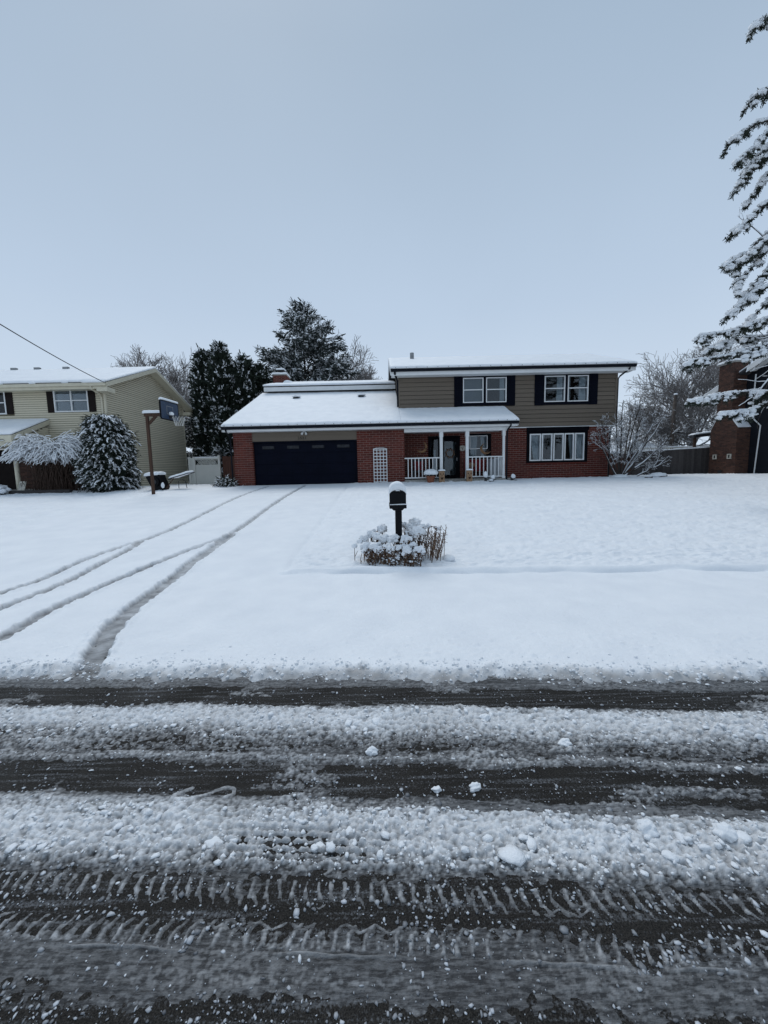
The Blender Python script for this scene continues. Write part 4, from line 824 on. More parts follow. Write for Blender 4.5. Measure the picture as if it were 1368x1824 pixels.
for i, (x, y, h_, lb) in enumerate(((4.63, 17.6, .42, 'taller snow capped garden ornament before the right railing'), (4.92, 17.5, .28, 'tilted snow capped garden ornament before the right railing'), (4.78, 17.35, .13, 'lowest snow covered lump before the right railing'), (5.82, 17.6, .3, 'snow capped ornament beside the porch downspout'))):
    t = thing('garden_ornament', lb, 'ornament', (x, y, 1.03), 'snow capped ornaments before the porch')
    MB().lathe((x, y, 1.0), [(.07, 0), (.05, h_ * .3), (.06, h_ * .55), (.02, h_ * .7)], 10).build('base', 'metal_dark', t)
    MB().blob((x + .02 * i, y, 1.0 + h_ * .8), (.095, .09, h_ * .38), 60 + i, 2, .3).build('snow_cap', 'snow', t, smooth_=True)
    MB().tube([(x + .05, y, 1.1), (x + .17, y + .03, 1.0 + h_ * .5)], .018, 5).build('arm', 'metal_dark', t)

# ================================================================== LEFT HOUSE
L_ = thing('cream_house', 'cream sided two storey house with dark shutters at the left', 'house', (-16, 19, 1.0))
LX = -13.2; Y0, Y1, YR = 19.0, 26.3, 22.65
Lw = [(-15.62, -13.98, 4.74, 5.86), (-19.6, -17.92, 4.70, 5.84)]
mb = MB(front(Y0)); wall_holes(mb, -25, LX - .001, .8, 6.0, .001, .2, Lw + [(-18.9, -17.9, 1.1, 3.1)]); mb.build('wall', 'painted_shade_cream', L_)  # backing darker than the boards: lap shade put into its colour
MB().box(LX - .2, LX - .002, Y0 + .2, Y1, .8, 6.0).build('wall', 'painted_shade_cream', L_); MB().prism([(Y0, 6.0), (YR, 7.5), (Y1, 6.0)], 'x', LX - .2, LX - .002).build('gable', 'painted_shade_cream', L_); MB().box(-25, LX - .2, Y1 - .2, Y1, .8, 6.0).build('wall', 'siding_cream', L_)  # side wall and gable backing carry the same painted lap shade
siding(L_, front(Y0), -25, LX, 2.95, 5.98, .1045, 'siding_cream', [(a - .33, b_ + .33, c - .02, d + .02) for a, b_, c, d in Lw], proud=.02, gap=.018)
XG = lambda s_, t, z: (LX - t, s_, z)
def gclip(z):
    if z < 6.0: return (Y0 + .02, Y1 - .02)
    f = (z - 6.0) / 1.52; return None if f > .97 else (Y0 + (YR - Y0) * f, Y1 - (Y1 - YR) * f)
siding(L_, XG, Y0, Y1, 1.05, 7.5, .1045, 'siding_cream', clip=gclip, proud=.02, gap=.022)
MB().box(LX - .06, LX + .03, Y0 - .03, Y0 + .06, 1.0, 5.98).build('corner_board', 'cream_trim', L_); MB().box(LX - .06, LX + .03, Y1 - .06, Y1 + .03, 1.0, 5.98).build('corner_board', 'cream_trim', L_)
for (a, b_, c, d) in Lw:
    window(L_, front(Y0), a, b_, c, d, 'white_paint', .06, (.48,), (.5,), 'glass', (), 'blind', proud=.06)
    for s0_, s1_ in ((a - .33, a - .005), (b_ + .005, b_ + .33)):
        sh = MB(front(Y0)).box(s0_, s1_, -.05, 0, c, d).build('shutter', 'shutter_brown', L_); mb = MB(front(Y0))
        for i in range(15): z_ = c + .06 + (d - c - .12) * i / 15; mb.box(s0_ + .04, s1_ - .04, -.06, -.051, z_, z_ + .045)
        mb.build('louvres', 'shutter_brown', sh)
# roof
ez, ey, rzz = 6.0, 18.5, 7.68; xr = -12.74
r4 = slope_roof(L_, -25.5, xr, ey, ez, YR, rzz); MB().prism([(YR, rzz), (26.82, ez), (26.82, ez - .12), (YR, rzz - .12)], 'x', -25.5, xr).build('roof', 'roof_felt', L_)
snow_slab('roof_snow', [(-25.5, ey - .03, ez), (xr + .02, ey - .03, ez), (xr + .02, YR + .05, rzz), (-25.5, YR + .05, rzz)], .12, r4, 80, 40, .5, .16, 12)
snow_slab('roof_snow', [(-25.5, YR, rzz - .02), (xr + .02, YR, rzz - .02), (xr + .02, 26.85, ez), (-25.5, 26.85, ez)], .10, r4, 40, 20, .4, .16, 13)
gutter(L_, -25.5, xr, ey - .005, ez - .05, 'cream_trim', .13)
MB().box(-25.4, xr - .03, ey, ey + .03, ez - .30, ez - .125).box(-25.4, xr - .03, ey + .031, Y0 - .01, ez - .28, ez - .26).build('fascia', 'cream_trim', L_)
for yy0, zz0, yy1, zz1 in ((ey - .02, ez, YR, rzz), (26.84, ez, YR, rzz)):
    MB().prism([(yy0, zz0 - .02), (yy1, zz1 - .02), (yy1, zz1 - .22), (yy0, zz0 - .22)], 'x', xr + .002, xr + .03).build('rake_board', 'cream_trim', L_)
    MB().prism([(yy0, zz0 - .2), (yy1, zz1 - .2), (yy1, zz1 - .215), (yy0, zz0 - .215)], 'x', LX, xr + .001).build('rake_soffit', 'cream_trim', L_)
MB().box(LX, xr + .02, ey - .02, Y0 + .05, ez - .42, ez - .22).build('eave_return', 'cream_trim', L_); MB().box(LX, xr + .02, Y1 - .05, 26.84, ez - .42, ez - .22).build('eave_return', 'cream_trim', L_)
MB().tube([(-13.45, 18.45, 5.83), (-13.45, 18.5, 5.7), (-13.36, 18.85, 5.55), (-13.34, 18.95, 5.35), (-13.34, 18.95, 1.1)], .045, 6).build('downspout', 'cream_trim', L_)
for i, x in enumerate((-17.6, -16.1, -14.6, -13.3)): MB().blob((x, 18.42, 5.99), (.14 if i < 3 else .5, .1, .07), 70 + i, 2, .4).build('gutter_snow', 'snow', L_, smooth_=True)
for i, x in enumerate((-20.5, -19.2, -17.6)): MB().box(x - .15, x + .15, YR - .3, YR - .15, rzz - .04, rzz + .10).build('roof_vent', 'metal_grey', L_)
# porch of the left house
PY = 17.0; r5 = slope_roof(L_, -24, -15.98, PY, 3.52, 18.985, 4.42, .1, 'porch_roof'); snow_slab('roof_snow', [(-24, PY - .03, 3.52), (-15.97, PY - .03, 3.52), (-15.97, 18.98, 4.42), (-24, 18.98, 4.42)], .09, r5, 40, 16, .4, .16, 15)
MB().prism([(PY - .02, 3.28), (PY - .02, 3.5), (18.98, 4.4), (18.98, 4.2)], 'x', -15.978, -15.95).build('rake_board', 'cream_trim', L_)
MB().box(-24, -15.99, PY - .03, PY - .001, 3.34, 3.5).box(-24, -16.05, PY + .14, PY + .28, 3.05, 3.3).box(-16.2, -16.06, PY + .28, 18.98, 3.05, 3.3).build('porch_beam', 'cream_trim', L_)
MB().box(-16.32, -15.99, PY - .03, PY + .13, 3.2, 3.339).build('eave_return', 'cream_trim', L_)
siding(L_, lambda s_, t, z: (-16.05 - t, s_, z), PY + .2, 18.98, 3.3, 4.3, .1, 'siding_cream', clip=lambda z: (PY + .2 + max(0, (z - 3.3) / .453), 18.98) if z < 4.05 else None, proud=.012)
MB().tube([(-16.13, PY + .21, 1.05), (-16.13, PY + .21, 3.05)], .085, 10).build('porch_post', 'cream_trim', L_)
MB().tube([(-20.5, PY + .21, 1.05), (-20.5, PY + .21, 3.05)], .085, 10).build('porch_post', 'cream_trim', L_)
MB().box(-24, -14.6, PY + .1, 18.9, .8, 1.12).build('porch_floor', 'concrete', L_)
MB(front(Y0)).box(-25, LX - .06, -.03, 0, .85, 2.94).build('wall', 'mortar_brown', L_)
brick_field(L_, front(Y0 - .03), brick_spots(-19.5, LX - .06, 1.0, 2.93, .21, .075, [(-18.9, -17.9, 1.0, 3.1), (-16.6, -15.2, 1.6, 2.7)]), 'brick_brown', .01)
MB(front(Y0)).box(-18.9, -17.9, -.05, -.031, 1.1, 3.0).build('door', 'shutter_brown', L_); window(L_, front(Y0 - .03), -16.6, -15.2, 1.6, 2.7, 'cream_trim', .06, (.5,), (.5,), 'glass_dark', (), 'blind')

# ================================================================== RIGHT HOUSE
Rt = thing('navy_house', 'dark navy sided house with a brown brick chimney at the right', 'house', (20, 18, 1.0))
WX = 18.74; RY0, RY1, RYR = 13.2, 22.0, 17.6; rez, rrz = 5.35, 7.05
for bb in ((WX, WX + .2, RY0, RY1, .8, 5.5), (WX + .2, 30, RY0, RY0 + .2, .8, 5.5), (WX + .2, 30, RY1 - .2, RY1, .8, 5.5)): MB().box(*bb).build('wall', 'siding_navy', Rt)
MB().prism([(RY0, 5.5), (RYR, 7.1), (RY1, 5.5)], 'x', WX, WX + .2).build('gable', 'siding_navy', Rt)
XR_ = lambda s_, t, z: (WX + t, s_, z)
def rclip(z):
    if z < 5.5: return (RY0, RY1)
    f = (z - 5.5) / 1.6; return None if f > .97 else (RY0 + (RYR - RY0) * f, RY1 - (RY1 - RYR) * f)
siding(Rt, XR_, RY0, RY1, 1.0, 7.05, .14, 'siding_navy', clip=rclip, proud=.016)
rl_ = (rrz + .2 - 5.45) / (RYR - RY0 + .5)
r6 = slope_roof(Rt, 18.3, 30, RY0 - .5, 5.45, RYR, rrz + .2); r7 = MB().prism([(RYR, rrz + .2), (RY1 + .5, 5.45), (RY1 + .5, 5.33), (RYR, rrz + .08)], 'x', 18.3, 30).build('roof', 'roof_felt', Rt)
snow_slab('roof_snow', [(18.28, RY0 - .52, 5.45), (30, RY0 - .52, 5.45), (30, RYR, rrz + .2), (18.28, RYR, rrz + .2)], .12, r6, 40, 20, .5, .16, 21); snow_slab('roof_snow', [(18.28, RYR, rrz + .19), (30, RYR, rrz + .19), (30, RY1 + .52, 5.45), (18.28, RY1 + .52, 5.45)], .12, r7, 40, 20, .5, .16, 22)
for yy0 in (RY0 - .5, RY1 + .52):
    for (ya, za), (yb, zb) in ([((yy0, 5.45), (RYR, rrz + .2))] if yy0 < 15 else [((yy0, 5.45), (21.55, 5.45 + rl_ * .97)), ((19.95, 5.45 + rl_ * 2.57), (RYR, rrz + .2))]):
        MB().prism([(ya, za - .02), (yb, zb - .02), (yb, zb - .24), (ya, za - .24)], 'x', 18.27, 18.299).build('rake_board', 'white_paint', Rt)
        MB().prism([(ya, za - .2), (yb, zb - .2), (yb, zb - .215), (ya, za - .215)], 'x', 18.3, WX - .001).build('rake_soffit', 'white_paint', Rt)
MB().box(18.3, WX + .3, RY1, RY1 + .5, 5.05, 5.22).build('eave_return', 'white_paint', Rt)
MB().tube([(18.62, 19.8, 6.0), (18.62, 19.85, 4.0), (18.68, 19.75, 3.75), (18.70, 19.45, 3.45), (18.70, 19.6, 1.0)], .03, 6).build('conduit', 'white_paint', Rt)
# chimney: wide base with sloped shoulders
CX0 = 18.06; cy0, cy1, uy0, uy1 = 20.0, 21.6, 20.42, 21.3; UX = 17.98
ch = MB().prism([(cy0, .8), (cy0, 3.45), (uy0 - .02, 3.95), (uy0 - .02, 6.75), (uy1, 6.75), (uy1, 3.95), (cy1, 3.45), (cy1, .8)], 'x', CX0 + .012, WX).build('chimney', 'mortar_brown', Rt)
lo = brick_spots(cy0, cy1, 1.0, 3.45, .205, .072, [(20.22, 20.44, 1.85, 2.12), (21.1, 21.34, 1.85, 2.12)]); mid_ = []
for k in range(7): z0 = 3.45 + k * .0715; f = (k + .7) / 7; mid_ += brick_spots(cy0 + .42 * f, cy1 - .3 * f, z0, z0 + .0715, .205, .072)
hi = brick_spots(uy0, uy1, 3.95, 6.75, .205, .072)
brick_field(ch, lambda s_, t, z: (CX0 + .012 + t, s_, z), lo + mid_ + hi, 'brick_brown', .012)
brick_field(ch, lambda s_, t, z: (s_, cy0 + t, z), brick_spots(CX0 + .002, WX, 1.0, 3.42, .205, .072), 'brick_brown', .01)
brick_field(ch, lambda s_, t, z: (s_, uy0 - .02 + t, z), brick_spots(CX0 + .002, WX + .0, 4.0, 6.75, .205, .072), 'brick_brown', .01)
MB().box(CX0 + .05, WX - .1, uy0 - .016, uy0 + .002, 6.2, 6.75).build('soot_band', 'mortar_brown', ch)
snow_slab('shoulder_snow', [(CX0, cy0 - .04, 3.43), (WX, cy0 - .04, 3.43), (WX, uy0 - .03, 3.95), (CX0, uy0 - .03, 3.95)], .05, ch, 14, 10, .4, .1, 25)
snow_slab('shoulder_snow', [(CX0, uy1, 3.96), (WX, uy1, 3.96), (WX, cy1 + .03, 3.44), (CX0, cy1 + .03, 3.44)], .05, ch, 14, 10, .4, .1, 26)
MB().box(CX0 - .06, WX + .04, uy0 - .08, uy1 + .06, 6.75, 6.82).build('chimney_cap', 'concrete', ch)
snow_slab('chimney_snow', [(CX0 - .09, uy0 - .1, 6.82), (WX + .06, uy0 - .1, 6.82), (WX + .06, uy1 + .08, 6.82), (CX0 - .09, uy1 + .08, 6.82)], .13, ch, 16, 16, .45, .2, 27)
MB().box(18.2, 18.6, 20.6, 21.1, 6.9, 7.05).box(18.12, 18.68, 20.52, 21.18, 7.051, 7.10).build('chimney_hood', 'metal_dark', ch)
for a in (20.23, 21.11):
    v_ = MB(lambda s_, t, z: (CX0 + t, s_, z)); wall_holes(v_, a, a + .22, 1.86, 2.11, -.045, .01, [(a + .05, a + .17, 1.90, 2.07)]); v_ = v_.build('vent', 'sign_cream', ch)
    for i in range(3): MB(lambda s_, t, z: (CX0 + t, s_, z)).box(a + .06 + i * .036, a + .08 + i * .036, -.03, -.01, 1.9, 2.07).build('vent_slat', 'metal_dark', v_)
MB(lambda s_, t, z: (CX0 + t, s_, z)).box(20.75, 20.95, -.05, .005, 1.12, 1.26).build('ash_door', 'metal_dark', ch)

# ================================================================== MAILBOX AND ITS PLANTS
t = thing('mailbox', 'black post mailbox with a tall cap of snow at the curb', 'mailbox', (.25, 6.4, .1))
def lean(p): return p
def mbx(hw, z0, zc, k=9): # arched section profile (x,z)
    return [(.225 - hw, z0), (.225 + hw, z0)] + [(.225 + hw * math.cos(a), zc + hw * .72 * math.sin(a)) for a in np.linspace(0, math.pi, k)]
MB().box(.185, .295, 6.36, 6.47, .03, .98).build('post', 'mailbox_black', t, bevel=.012)
mb = MB()
for x in (.212, .268): mb.box(x - .008, x + .008, 6.352, 6.3595, .25, .93)
mb.build('post_ribs', 'mailbox_black', t)
MB().prism([(.155, .965), (.30, .965), (.335, 1.0), (.12, 1.0)], 'y', 6.22, 6.62).build('bracket', 'mailbox_black', t, bevel=.006)
MB().box(.09, .364, 6.155, 6.70, 1.001, 1.062).build('tray', 'mailbox_black', t, bevel=.008)
MB().prism(mbx(.122, 1.063, 1.225), 'y', 6.20, 6.68).build('body', 'mailbox_black', t, bevel=.006)
dr = MB().prism(mbx(.133, 1.066, 1.225), 'y', 6.172, 6.199).build('door', 'mailbox_black', t, bevel=.008)
MB().tube([(.19, 6.165, 1.262), (.20, 6.145, 1.277), (.225, 6.14, 1.282), (.25, 6.145, 1.277), (.26, 6.165, 1.262)], .010, 6).build('handle', 'mailbox_black', dr, smooth_=True)
MB().blob((.225, 6.148, 1.289), (.036, .016, .010), 2, 2, .3).build('handle_snow', 'snow', dr, smooth_=True)
snow_slab('tray_snow', [(.095, 6.145, 1.06), (.36, 6.145, 1.06), (.36, 6.171, 1.062), (.095, 6.171, 1.062)], .018, t, 20, 6, .5, .02, 31, .4)
# cap of snow: domed over the arch
nu, nv = 26, 26; V = []; F = []
for j in range(nv):
    for i in range(nu):
        a = i / (nu - 1); v = j / (nv - 1); th_ = math.pi * a; ey_ = min(v, 1 - v) * .52; k = math.sqrt(max(0, 1 - (1 - min(ey_ / .07, 1)) ** 2))
        xx = .225 + (.140 * math.cos(th_)); zb = 1.215 + .122 * .72 * max(math.sin(th_), 0)
        T = (.035 + .088 * math.sin(th_) ** .55) * (.72 + .28 * k) * (1 + .08 * perlin(np.array([xx * 14.]), np.array([v * 4.]))[0]); V.append((xx * 1.0, 6.155 + v * .53 - .012 * math.sin(th_), zb + T)); F.append(0)
Fq = [(j * nu + i, j * nu + i + 1, (j + 1) * nu + i + 1, (j + 1) * nu + i) for j in range(nv - 1) for i in range(nu - 1)]
b0 = nu * nv; Vb = [(v[0] * .97 + .225 * .03, v[1], 1.217 + .122 * .70 * math.sin(math.pi * (i % nu) / (nu - 1))) for i, v in enumerate(V)]
Fb = [tuple(b0 + k for k in reversed(q)) for q in Fq]; E_ = []
for i in range(nu - 1): E_ += [(i, b0 + i, b0 + i + 1, i + 1), ((nv - 1) * nu + i + 1, b0 + (nv - 1) * nu + i + 1, b0 + (nv - 1) * nu + i, (nv - 1) * nu + i)]
for j in range(nv - 1): E_ += [(j * nu, (j + 1) * nu, b0 + (j + 1) * nu, b0 + j * nu), (j * nu + nu - 1, b0 + j * nu + nu - 1, b0 + (j + 1) * nu + nu - 1, (j + 1) * nu + nu - 1)]
me = np_mesh('snow_cap', np.array(V + Vb) - np.array(ORG[t]), np.array(Fq + Fb + E_), True); link('snow_cap', me, 'snow', t)
fl_ = MB().box(.349, .354, 6.30, 6.335, 1.14, 1.30).box(.349, .354, 6.335, 6.40, 1.26, 1.30).build('flag', 'mailbox_black', t)
# dried plants: heads measured as (x, y, z, snow radius)
def gz(x, y): return float(ground_h(np.array([float(x)]), np.array([float(y)]))[0][0])
def dried_plant(label, base, heads, seed, leaves=60):
    bx, by = base; bz = gz(bx, by); t = thing('dried_plant', label, 'plant', (bx, by, bz), 'dried plants round the mailbox post'); rg = np.random.RandomState(seed); hz_ = np.mean([h[2] for h in heads]); heads = list(heads) + [(bx + rg.uniform(-.24, .24), by + rg.uniform(-.16, .12), hz_ + rg.uniform(-.16, .04), rg.uniform(.028, .05)) for _ in range(7)]; polys = []; LC = []; LD = []
    for hx, hy, hz, r_ in heads:
        for k in range(3 + int(r_ * 45)):
            q = np.array([bx + (hx - bx) * .55 + rg.normal(0, .05), by + (hy - by) * .6 + rg.normal(0, .05), bz - .04]); e = np.array([hx + rg.normal(0, r_ * .45), hy + rg.normal(0, r_ * .4), hz - .005]); m_ = (q + e) / 2 + rg.normal(0, .018, 3)
            polys.append((np.array([q, m_, e]), np.array([.006, .005, .004])))
            for j in range(3): f = rg.rand(); LC.append(q + (e - q) * f + rg.normal(0, .012, 3)); LD.append(np.array([rg.normal(0, .6), rg.normal(0, .6), -1.0 - rg.rand()]))
    tube_obj('stems', polys, 4, 'dry_stem', t)
    V, F = quads(np.array(LC), np.array(LD), rg.normal(0, 1, (len(LC), 3)), rg.uniform(.035, .095, len(LC)), rg.uniform(.008, .024, len(LC))); link('leaves', np_mesh('leaves', V - np.array(ORG[t]), F), 'dry_leaf', t)['kind'] = 'stuff'
    q_ = np.array(LC)[rg.rand(len(LC)) < .4]; V, F = lumps(q_ + np.array([0, -.012, .008]), rg.uniform(.007, .024, len(q_)), rg, 0, .45); link('snow_flecks', np_mesh('snow_flecks', V - np.array(ORG[t]), F, True), 'snow', t)['kind'] = 'stuff'
    for i, (hx, hy, hz, r_) in enumerate(heads):
        cs_ = rg.normal(0, r_ * .42, (26, 3)) * np.array([1, 1, .18]) + np.array([hx, hy, hz]); V, F = lumps(cs_, rg.uniform(.008, .017, 26), rg, 0, .3); hd = link('flower_head', np_mesh('flower_head', V - np.array(ORG[t]), F), 'dry_stem', t)
        MB().blob((hx, hy, hz + r_ * .30), (r_ * .92, r_ * .85, r_ * rg.uniform(.55, .9)), seed * 50 + i, 3, .42, .5).blob((hx + r_ * rg.uniform(-.8, .8), hy + r_ * rg.uniform(-.6, .3), hz + r_ * rg.uniform(-.25, .2)), (r_ * rg.uniform(.5, .75), r_ * .6, r_ * rg.uniform(.45, .7)), seed * 90 + i, 2, .35, .5).blob((hx + r_ * rg.uniform(-.9, .9), hy + r_ * rg.uniform(-.6, .3), hz + r_ * rg.uniform(-.4, .1)), (r_ * rg.uniform(.35, .6), r_ * .5, r_ * rg.uniform(.35, .6)), seed * 120 + i, 2, .35, .5).build('snow_cap', 'snow', hd, smooth_=True)
    return t
HL = [(-.36, 6.35, .47, .075), (-.30, 6.2, .36, .085), (-.22, 6.45, .53, .09), (-.16, 6.15, .38, .10), (-.04, 6.5, .60, .085), (-.09, 6.1, .36, .07), (-.12, 6.32, .50, .08)]
HC = [(-.02, 6.28, .46, .06), (.03, 6.3, .50, .065), (.16, 6.25, .50, .09), (.10, 6.05, .36, .062), (.06, 6.15, .40, .05), (.23, 6.08, .38, .055)]
HR = [(.36, 6.2, .475, .085), (.36, 6.0, .33, .08), (.46, 6.12, .40, .055), (.54, 6.0, .345, .075), (.47, 6.0, .27, .04), (.30, 6.1, .40, .05)]
HB = [(.33, 6.62, .66, .06), (.43, 6.55, .63, .085), (.52, 6.6, .70, .095), (.56, 6.35, .555, .115), (.64, 6.5, .63, .075), (.46, 6.4, .55, .08), (.90, 6.55, .60, .06)]
dried_plant('leftmost snow topped clump of dried flower heads by the mailbox', (-.17, 6.22), HL, 1); dried_plant('small snow topped clump directly before the mailbox post', (.10, 6.15), HC, 2)
dried_plant('snow topped clump front right of the mailbox post', (.42, 6.08), HR, 3); dried_plant('tallest snow topped clump behind and right of the mailbox post', (.52, 6.5), HB, 4)
t = thing('seed_stalks', 'bare brown seed stalks at the right end of the mailbox plants', 'plant', (.80, 6.3, gz(.8, 6.3))); rg = np.random.RandomState(8); polys = []; LC = []; LD = []
for k in range(30):
    q = np.array([.78 + rg.normal(0, .085), 6.3 + rg.normal(0, .09), .08]); e = q + np.array([rg.normal(0.05, .05), rg.normal(0, .05), rg.uniform(.40, .62)]); polys.append((np.array([q, (q + e) / 2 + rg.normal(0, .02, 3), e]), np.array([.005, .004, .0025])))
    if rg.rand() < .35: polys.append((np.array([e, e + np.array([rg.uniform(.0, .14), rg.normal(0, .04), rg.uniform(-.12, .02)])]), np.array([.004, .003])))
    for j in range(14): f = rg.uniform(.3, 1); LC.append(q + (e - q) * f); LD.append(rg.normal(0, .7, 3) + np.array([0, 0, -.6]))
tube_obj('stalks', polys, 4, 'dry_stem', t); V, F = quads(np.array(LC), np.array(LD), rg.normal(0, 1, (len(LC), 3)), rg.uniform(.02, .06, len(LC)), rg.uniform(.006, .014, len(LC))); link('husks', np_mesh('husks', V - np.array(ORG[t]), F), 'dry_leaf', t)['kind'] = 'stuff'
for i, (x, y, r_, lb) in enumerate(((-.50, 6.3, .05, 'single snow capped twig standing left of the mailbox plants'),)):
    t = thing('plant_sprig', lb, 'plant', (x, y, gz(x, y))); tube_obj('stem', [(np.array([[x, y, .1], [x, y, .36]]), np.array([.006, .004])), (np.array([[x, y, .2], [x + .05, y, .3]]), np.array([.005, .003]))], 4, 'dry_stem', t); MB().blob((x, y, .385), (r_, r_, r_), 5, 2, .4).build('snow_cap', 'snow', t, smooth_=True)
t = thing('fallen_sprig', 'small dried sprig poking from snow right of the mailbox plants', 'plant', (1.08, 6.25, .1)); rg = np.random.RandomState(4)
tube_obj('stems', [(np.array([[1.06, 6.25, .1], [1.06 + rg.normal(0, .05), 6.25, .2]]), np.array([.005, .003])) for k in range(7)], 4, 'dry_stem', t); MB().blob((1.05, 6.27, .15), (.1, .1, .06), 6, 2, .4).build('snow_cap', 'snow', t, smooth_=True)

# ================================================================== BASKETBALL HOOP AND YARD THINGS
t = thing('basketball_hoop', 'wooden post basketball hoop with dark backboard beside the drive', 'basketball hoop', (-9.2, 15.5, .85))
MB().box(-9.245, -9.145, 15.45, 15.55, .8, 3.93).build('post', 'post_wood', t, bevel=.01)
MB().box(-9.29, -8.36, 15.44, 15.56, 3.931, 4.04).build('arm', 'post_wood', t, bevel=.008)
MB().prism([(-9.114, 3.62), (-9.114, 3.74), (-8.92, 3.93), (-8.80, 3.93)], 'y', 15.46, 15.54).build('brace', 'post_wood', t)
snow_slab('arm_snow', [(-9.34, 15.40, 4.05), (-8.57, 15.40, 4.05), (-8.57, 15.60, 4.05), (-9.34, 15.60, 4.05)], .12, t, 24, 8, .45, .1, 41)
# the board stands at an angle, its face turned to the drive
ca, sa = math.cos(R(-58)), math.sin(R(-58)); cx, cy = -8.35, 15.5
def BFx(s_, t_, z):   # s along the board, t out of its face (towards +x)
    return (cx + .02 + t_ * .997 + s_ * .07, cy + t_ * -.07 + s_ * .997, z)
pr = []; W_, Hh, rr = .56, .34, .07
for qx, qz, a0 in ((W_ - rr, Hh - rr, 0), (-W_ + rr, Hh - rr, 90), (-W_ + rr, -Hh + rr, 180), (W_ - rr, -Hh + rr, 270)):
    for a in (0, 30, 60, 90): pr.append((qx + rr * math.cos(R(a0 + a)), 4.12 + qz + rr * math.sin(R(a0 + a))))
bd = MB(BFx).prism(pr, 'y', 0, .045).build('backboard', 'backboard', t)
rim_ = []; n_ = len(pr)
for i in range(n_): p, q = pr[i], pr[(i + 1) % n_]; rim_.append(BFx(p[0], .022, p[1]))
MB().tube(rim_ + [rim_[0]], .032, 6).build('board_edge', 'black_plastic', bd, smooth_=True)
mb = MB(BFx)
for a0, a1, b0_, b1_ in ((-.2, .2, 4.28, 4.30), (-.2, .2, 3.98, 4.0), (-.2, -.18, 4.0, 4.28), (.18, .2, 4.0, 4.28)): mb.box(a0, a1, .046, .05, b0_, b1_)
mb.build('target_square', 'metal_grey', bd)
tp = [BFx(s_, t_, 4.12 + Hh + .02) for s_, t_ in ((-W_ + .05, -.05), (W_ - .05, -.05), (W_ - .05, .10), (-W_ + .05, .10))]
snow_slab('board_snow', tp, .09, bd, 24, 6, .45, .06, 42)
MB(BFx).box(-.09, .09, .046, .16, 3.84, 3.94).build('rim_mount', 'metal_dark', bd)
MB().blob(BFx(0, .09, 4.0), (.1, .09, .09), 43, 2, .4).build('mount_snow', 'snow', bd, smooth_=True)
c_ = BFx(0, .16 + .23, 3.90); ring = [(c_[0] + .23 * math.cos(a), c_[1] + .23 * math.sin(a), 3.90) for a in np.linspace(0, 2 * math.pi, 25)]
rm = MB().tube(ring, .011, 6).build('rim', 'metal_dark', t); polys = []
for k in range(12):
    a = k / 12 * 6.283
    for s_ in (-1, 1):
        P_ = [(c_[0] + (.23 - .10 * f) * math.cos(a + s_ * f * 1.0), c_[1] + (.23 - .10 * f) * math.sin(a + s_ * f * 1.0), 3.89 - .36 * f) for f in np.linspace(0, .95, 6)]; polys.append((np.array(P_), np.full(6, .0055)))
tube_obj('net', polys, 4, 'net_white', rm)
# bin lying behind the post
t = thing('wheeled_bin', 'black plastic bin with a round wheel, capped with snow behind the hoop post', 'bin', (-9.95, 16.9, 1.0))
MB().prism([(-10.22, 1.60), (-9.62, 1.66), (-9.42, 1.12), (-9.50, 1.0), (-9.92, 1.0), (-10.04, 1.2)], 'y', 16.7, 17.2).build('body', 'black_plastic', t, bevel=.04)
wv = [(-9.80 + .2 * math.cos(a), 1.36 + .2 * math.sin(a)) for a in np.linspace(0, 6.283, 25)[:-1]]; wl = MB().prism(wv, 'y', 16.63, 16.69).build('wheel', 'black_plastic', t, bevel=.015); MB().prism([(-9.80 + .1 * math.cos(a), 1.36 + .1 * math.sin(a)) for a in np.linspace(0, 6.283, 17)[:-1]], 'y', 16.60, 16.629).build('hub', 'metal_dark', wl, bevel=.01)
snow_slab('snow_cap', [(-10.25, 16.66, 1.60), (-9.60, 16.66, 1.66), (-9.60, 17.22, 1.66), (-10.25, 17.22, 1.60)], .16, t, 20, 16, .4, .18, 44)
MB().blob((-9.46, 16.66, 1.2), (.07, .06, .12), 45, 2, 0).build('side_snow', 'snow', t, smooth_=True)
t = thing('rebounder', 'small tilted net rebounder covered in snow beside the white gate', 'sports net', (-8.9, 17.2, 1.0))
fr = [(-9.36, 16.95, 1.47), (-8.55, 17.05, 1.70), (-8.45, 17.45, 1.74), (-9.20, 17.5, 1.50)]
MB().tube(fr + [fr[0]], .022, 6).build('frame', 'metal_dark', t); snow_slab('snow_cover', [fr[0], fr[1], fr[2], fr[3]], .12, t, 24, 14, .35, .18, 46)
MB().tube([(-9.15, 17.0, 1.5), (-9.33, 16.9, 1.22), (-9.42, 16.85, 1.05)], .025, 6).build('leg', 'post_wood', t); MB().tube([(-8.98, 17.05, 1.05), (-8.99, 17.08, 1.35), (-8.86, 17.1, 1.46), (-8.7, 17.12, 1.35), (-8.66, 17.12, 1.05)], .014, 6).build('leg', 'metal_dark', t)
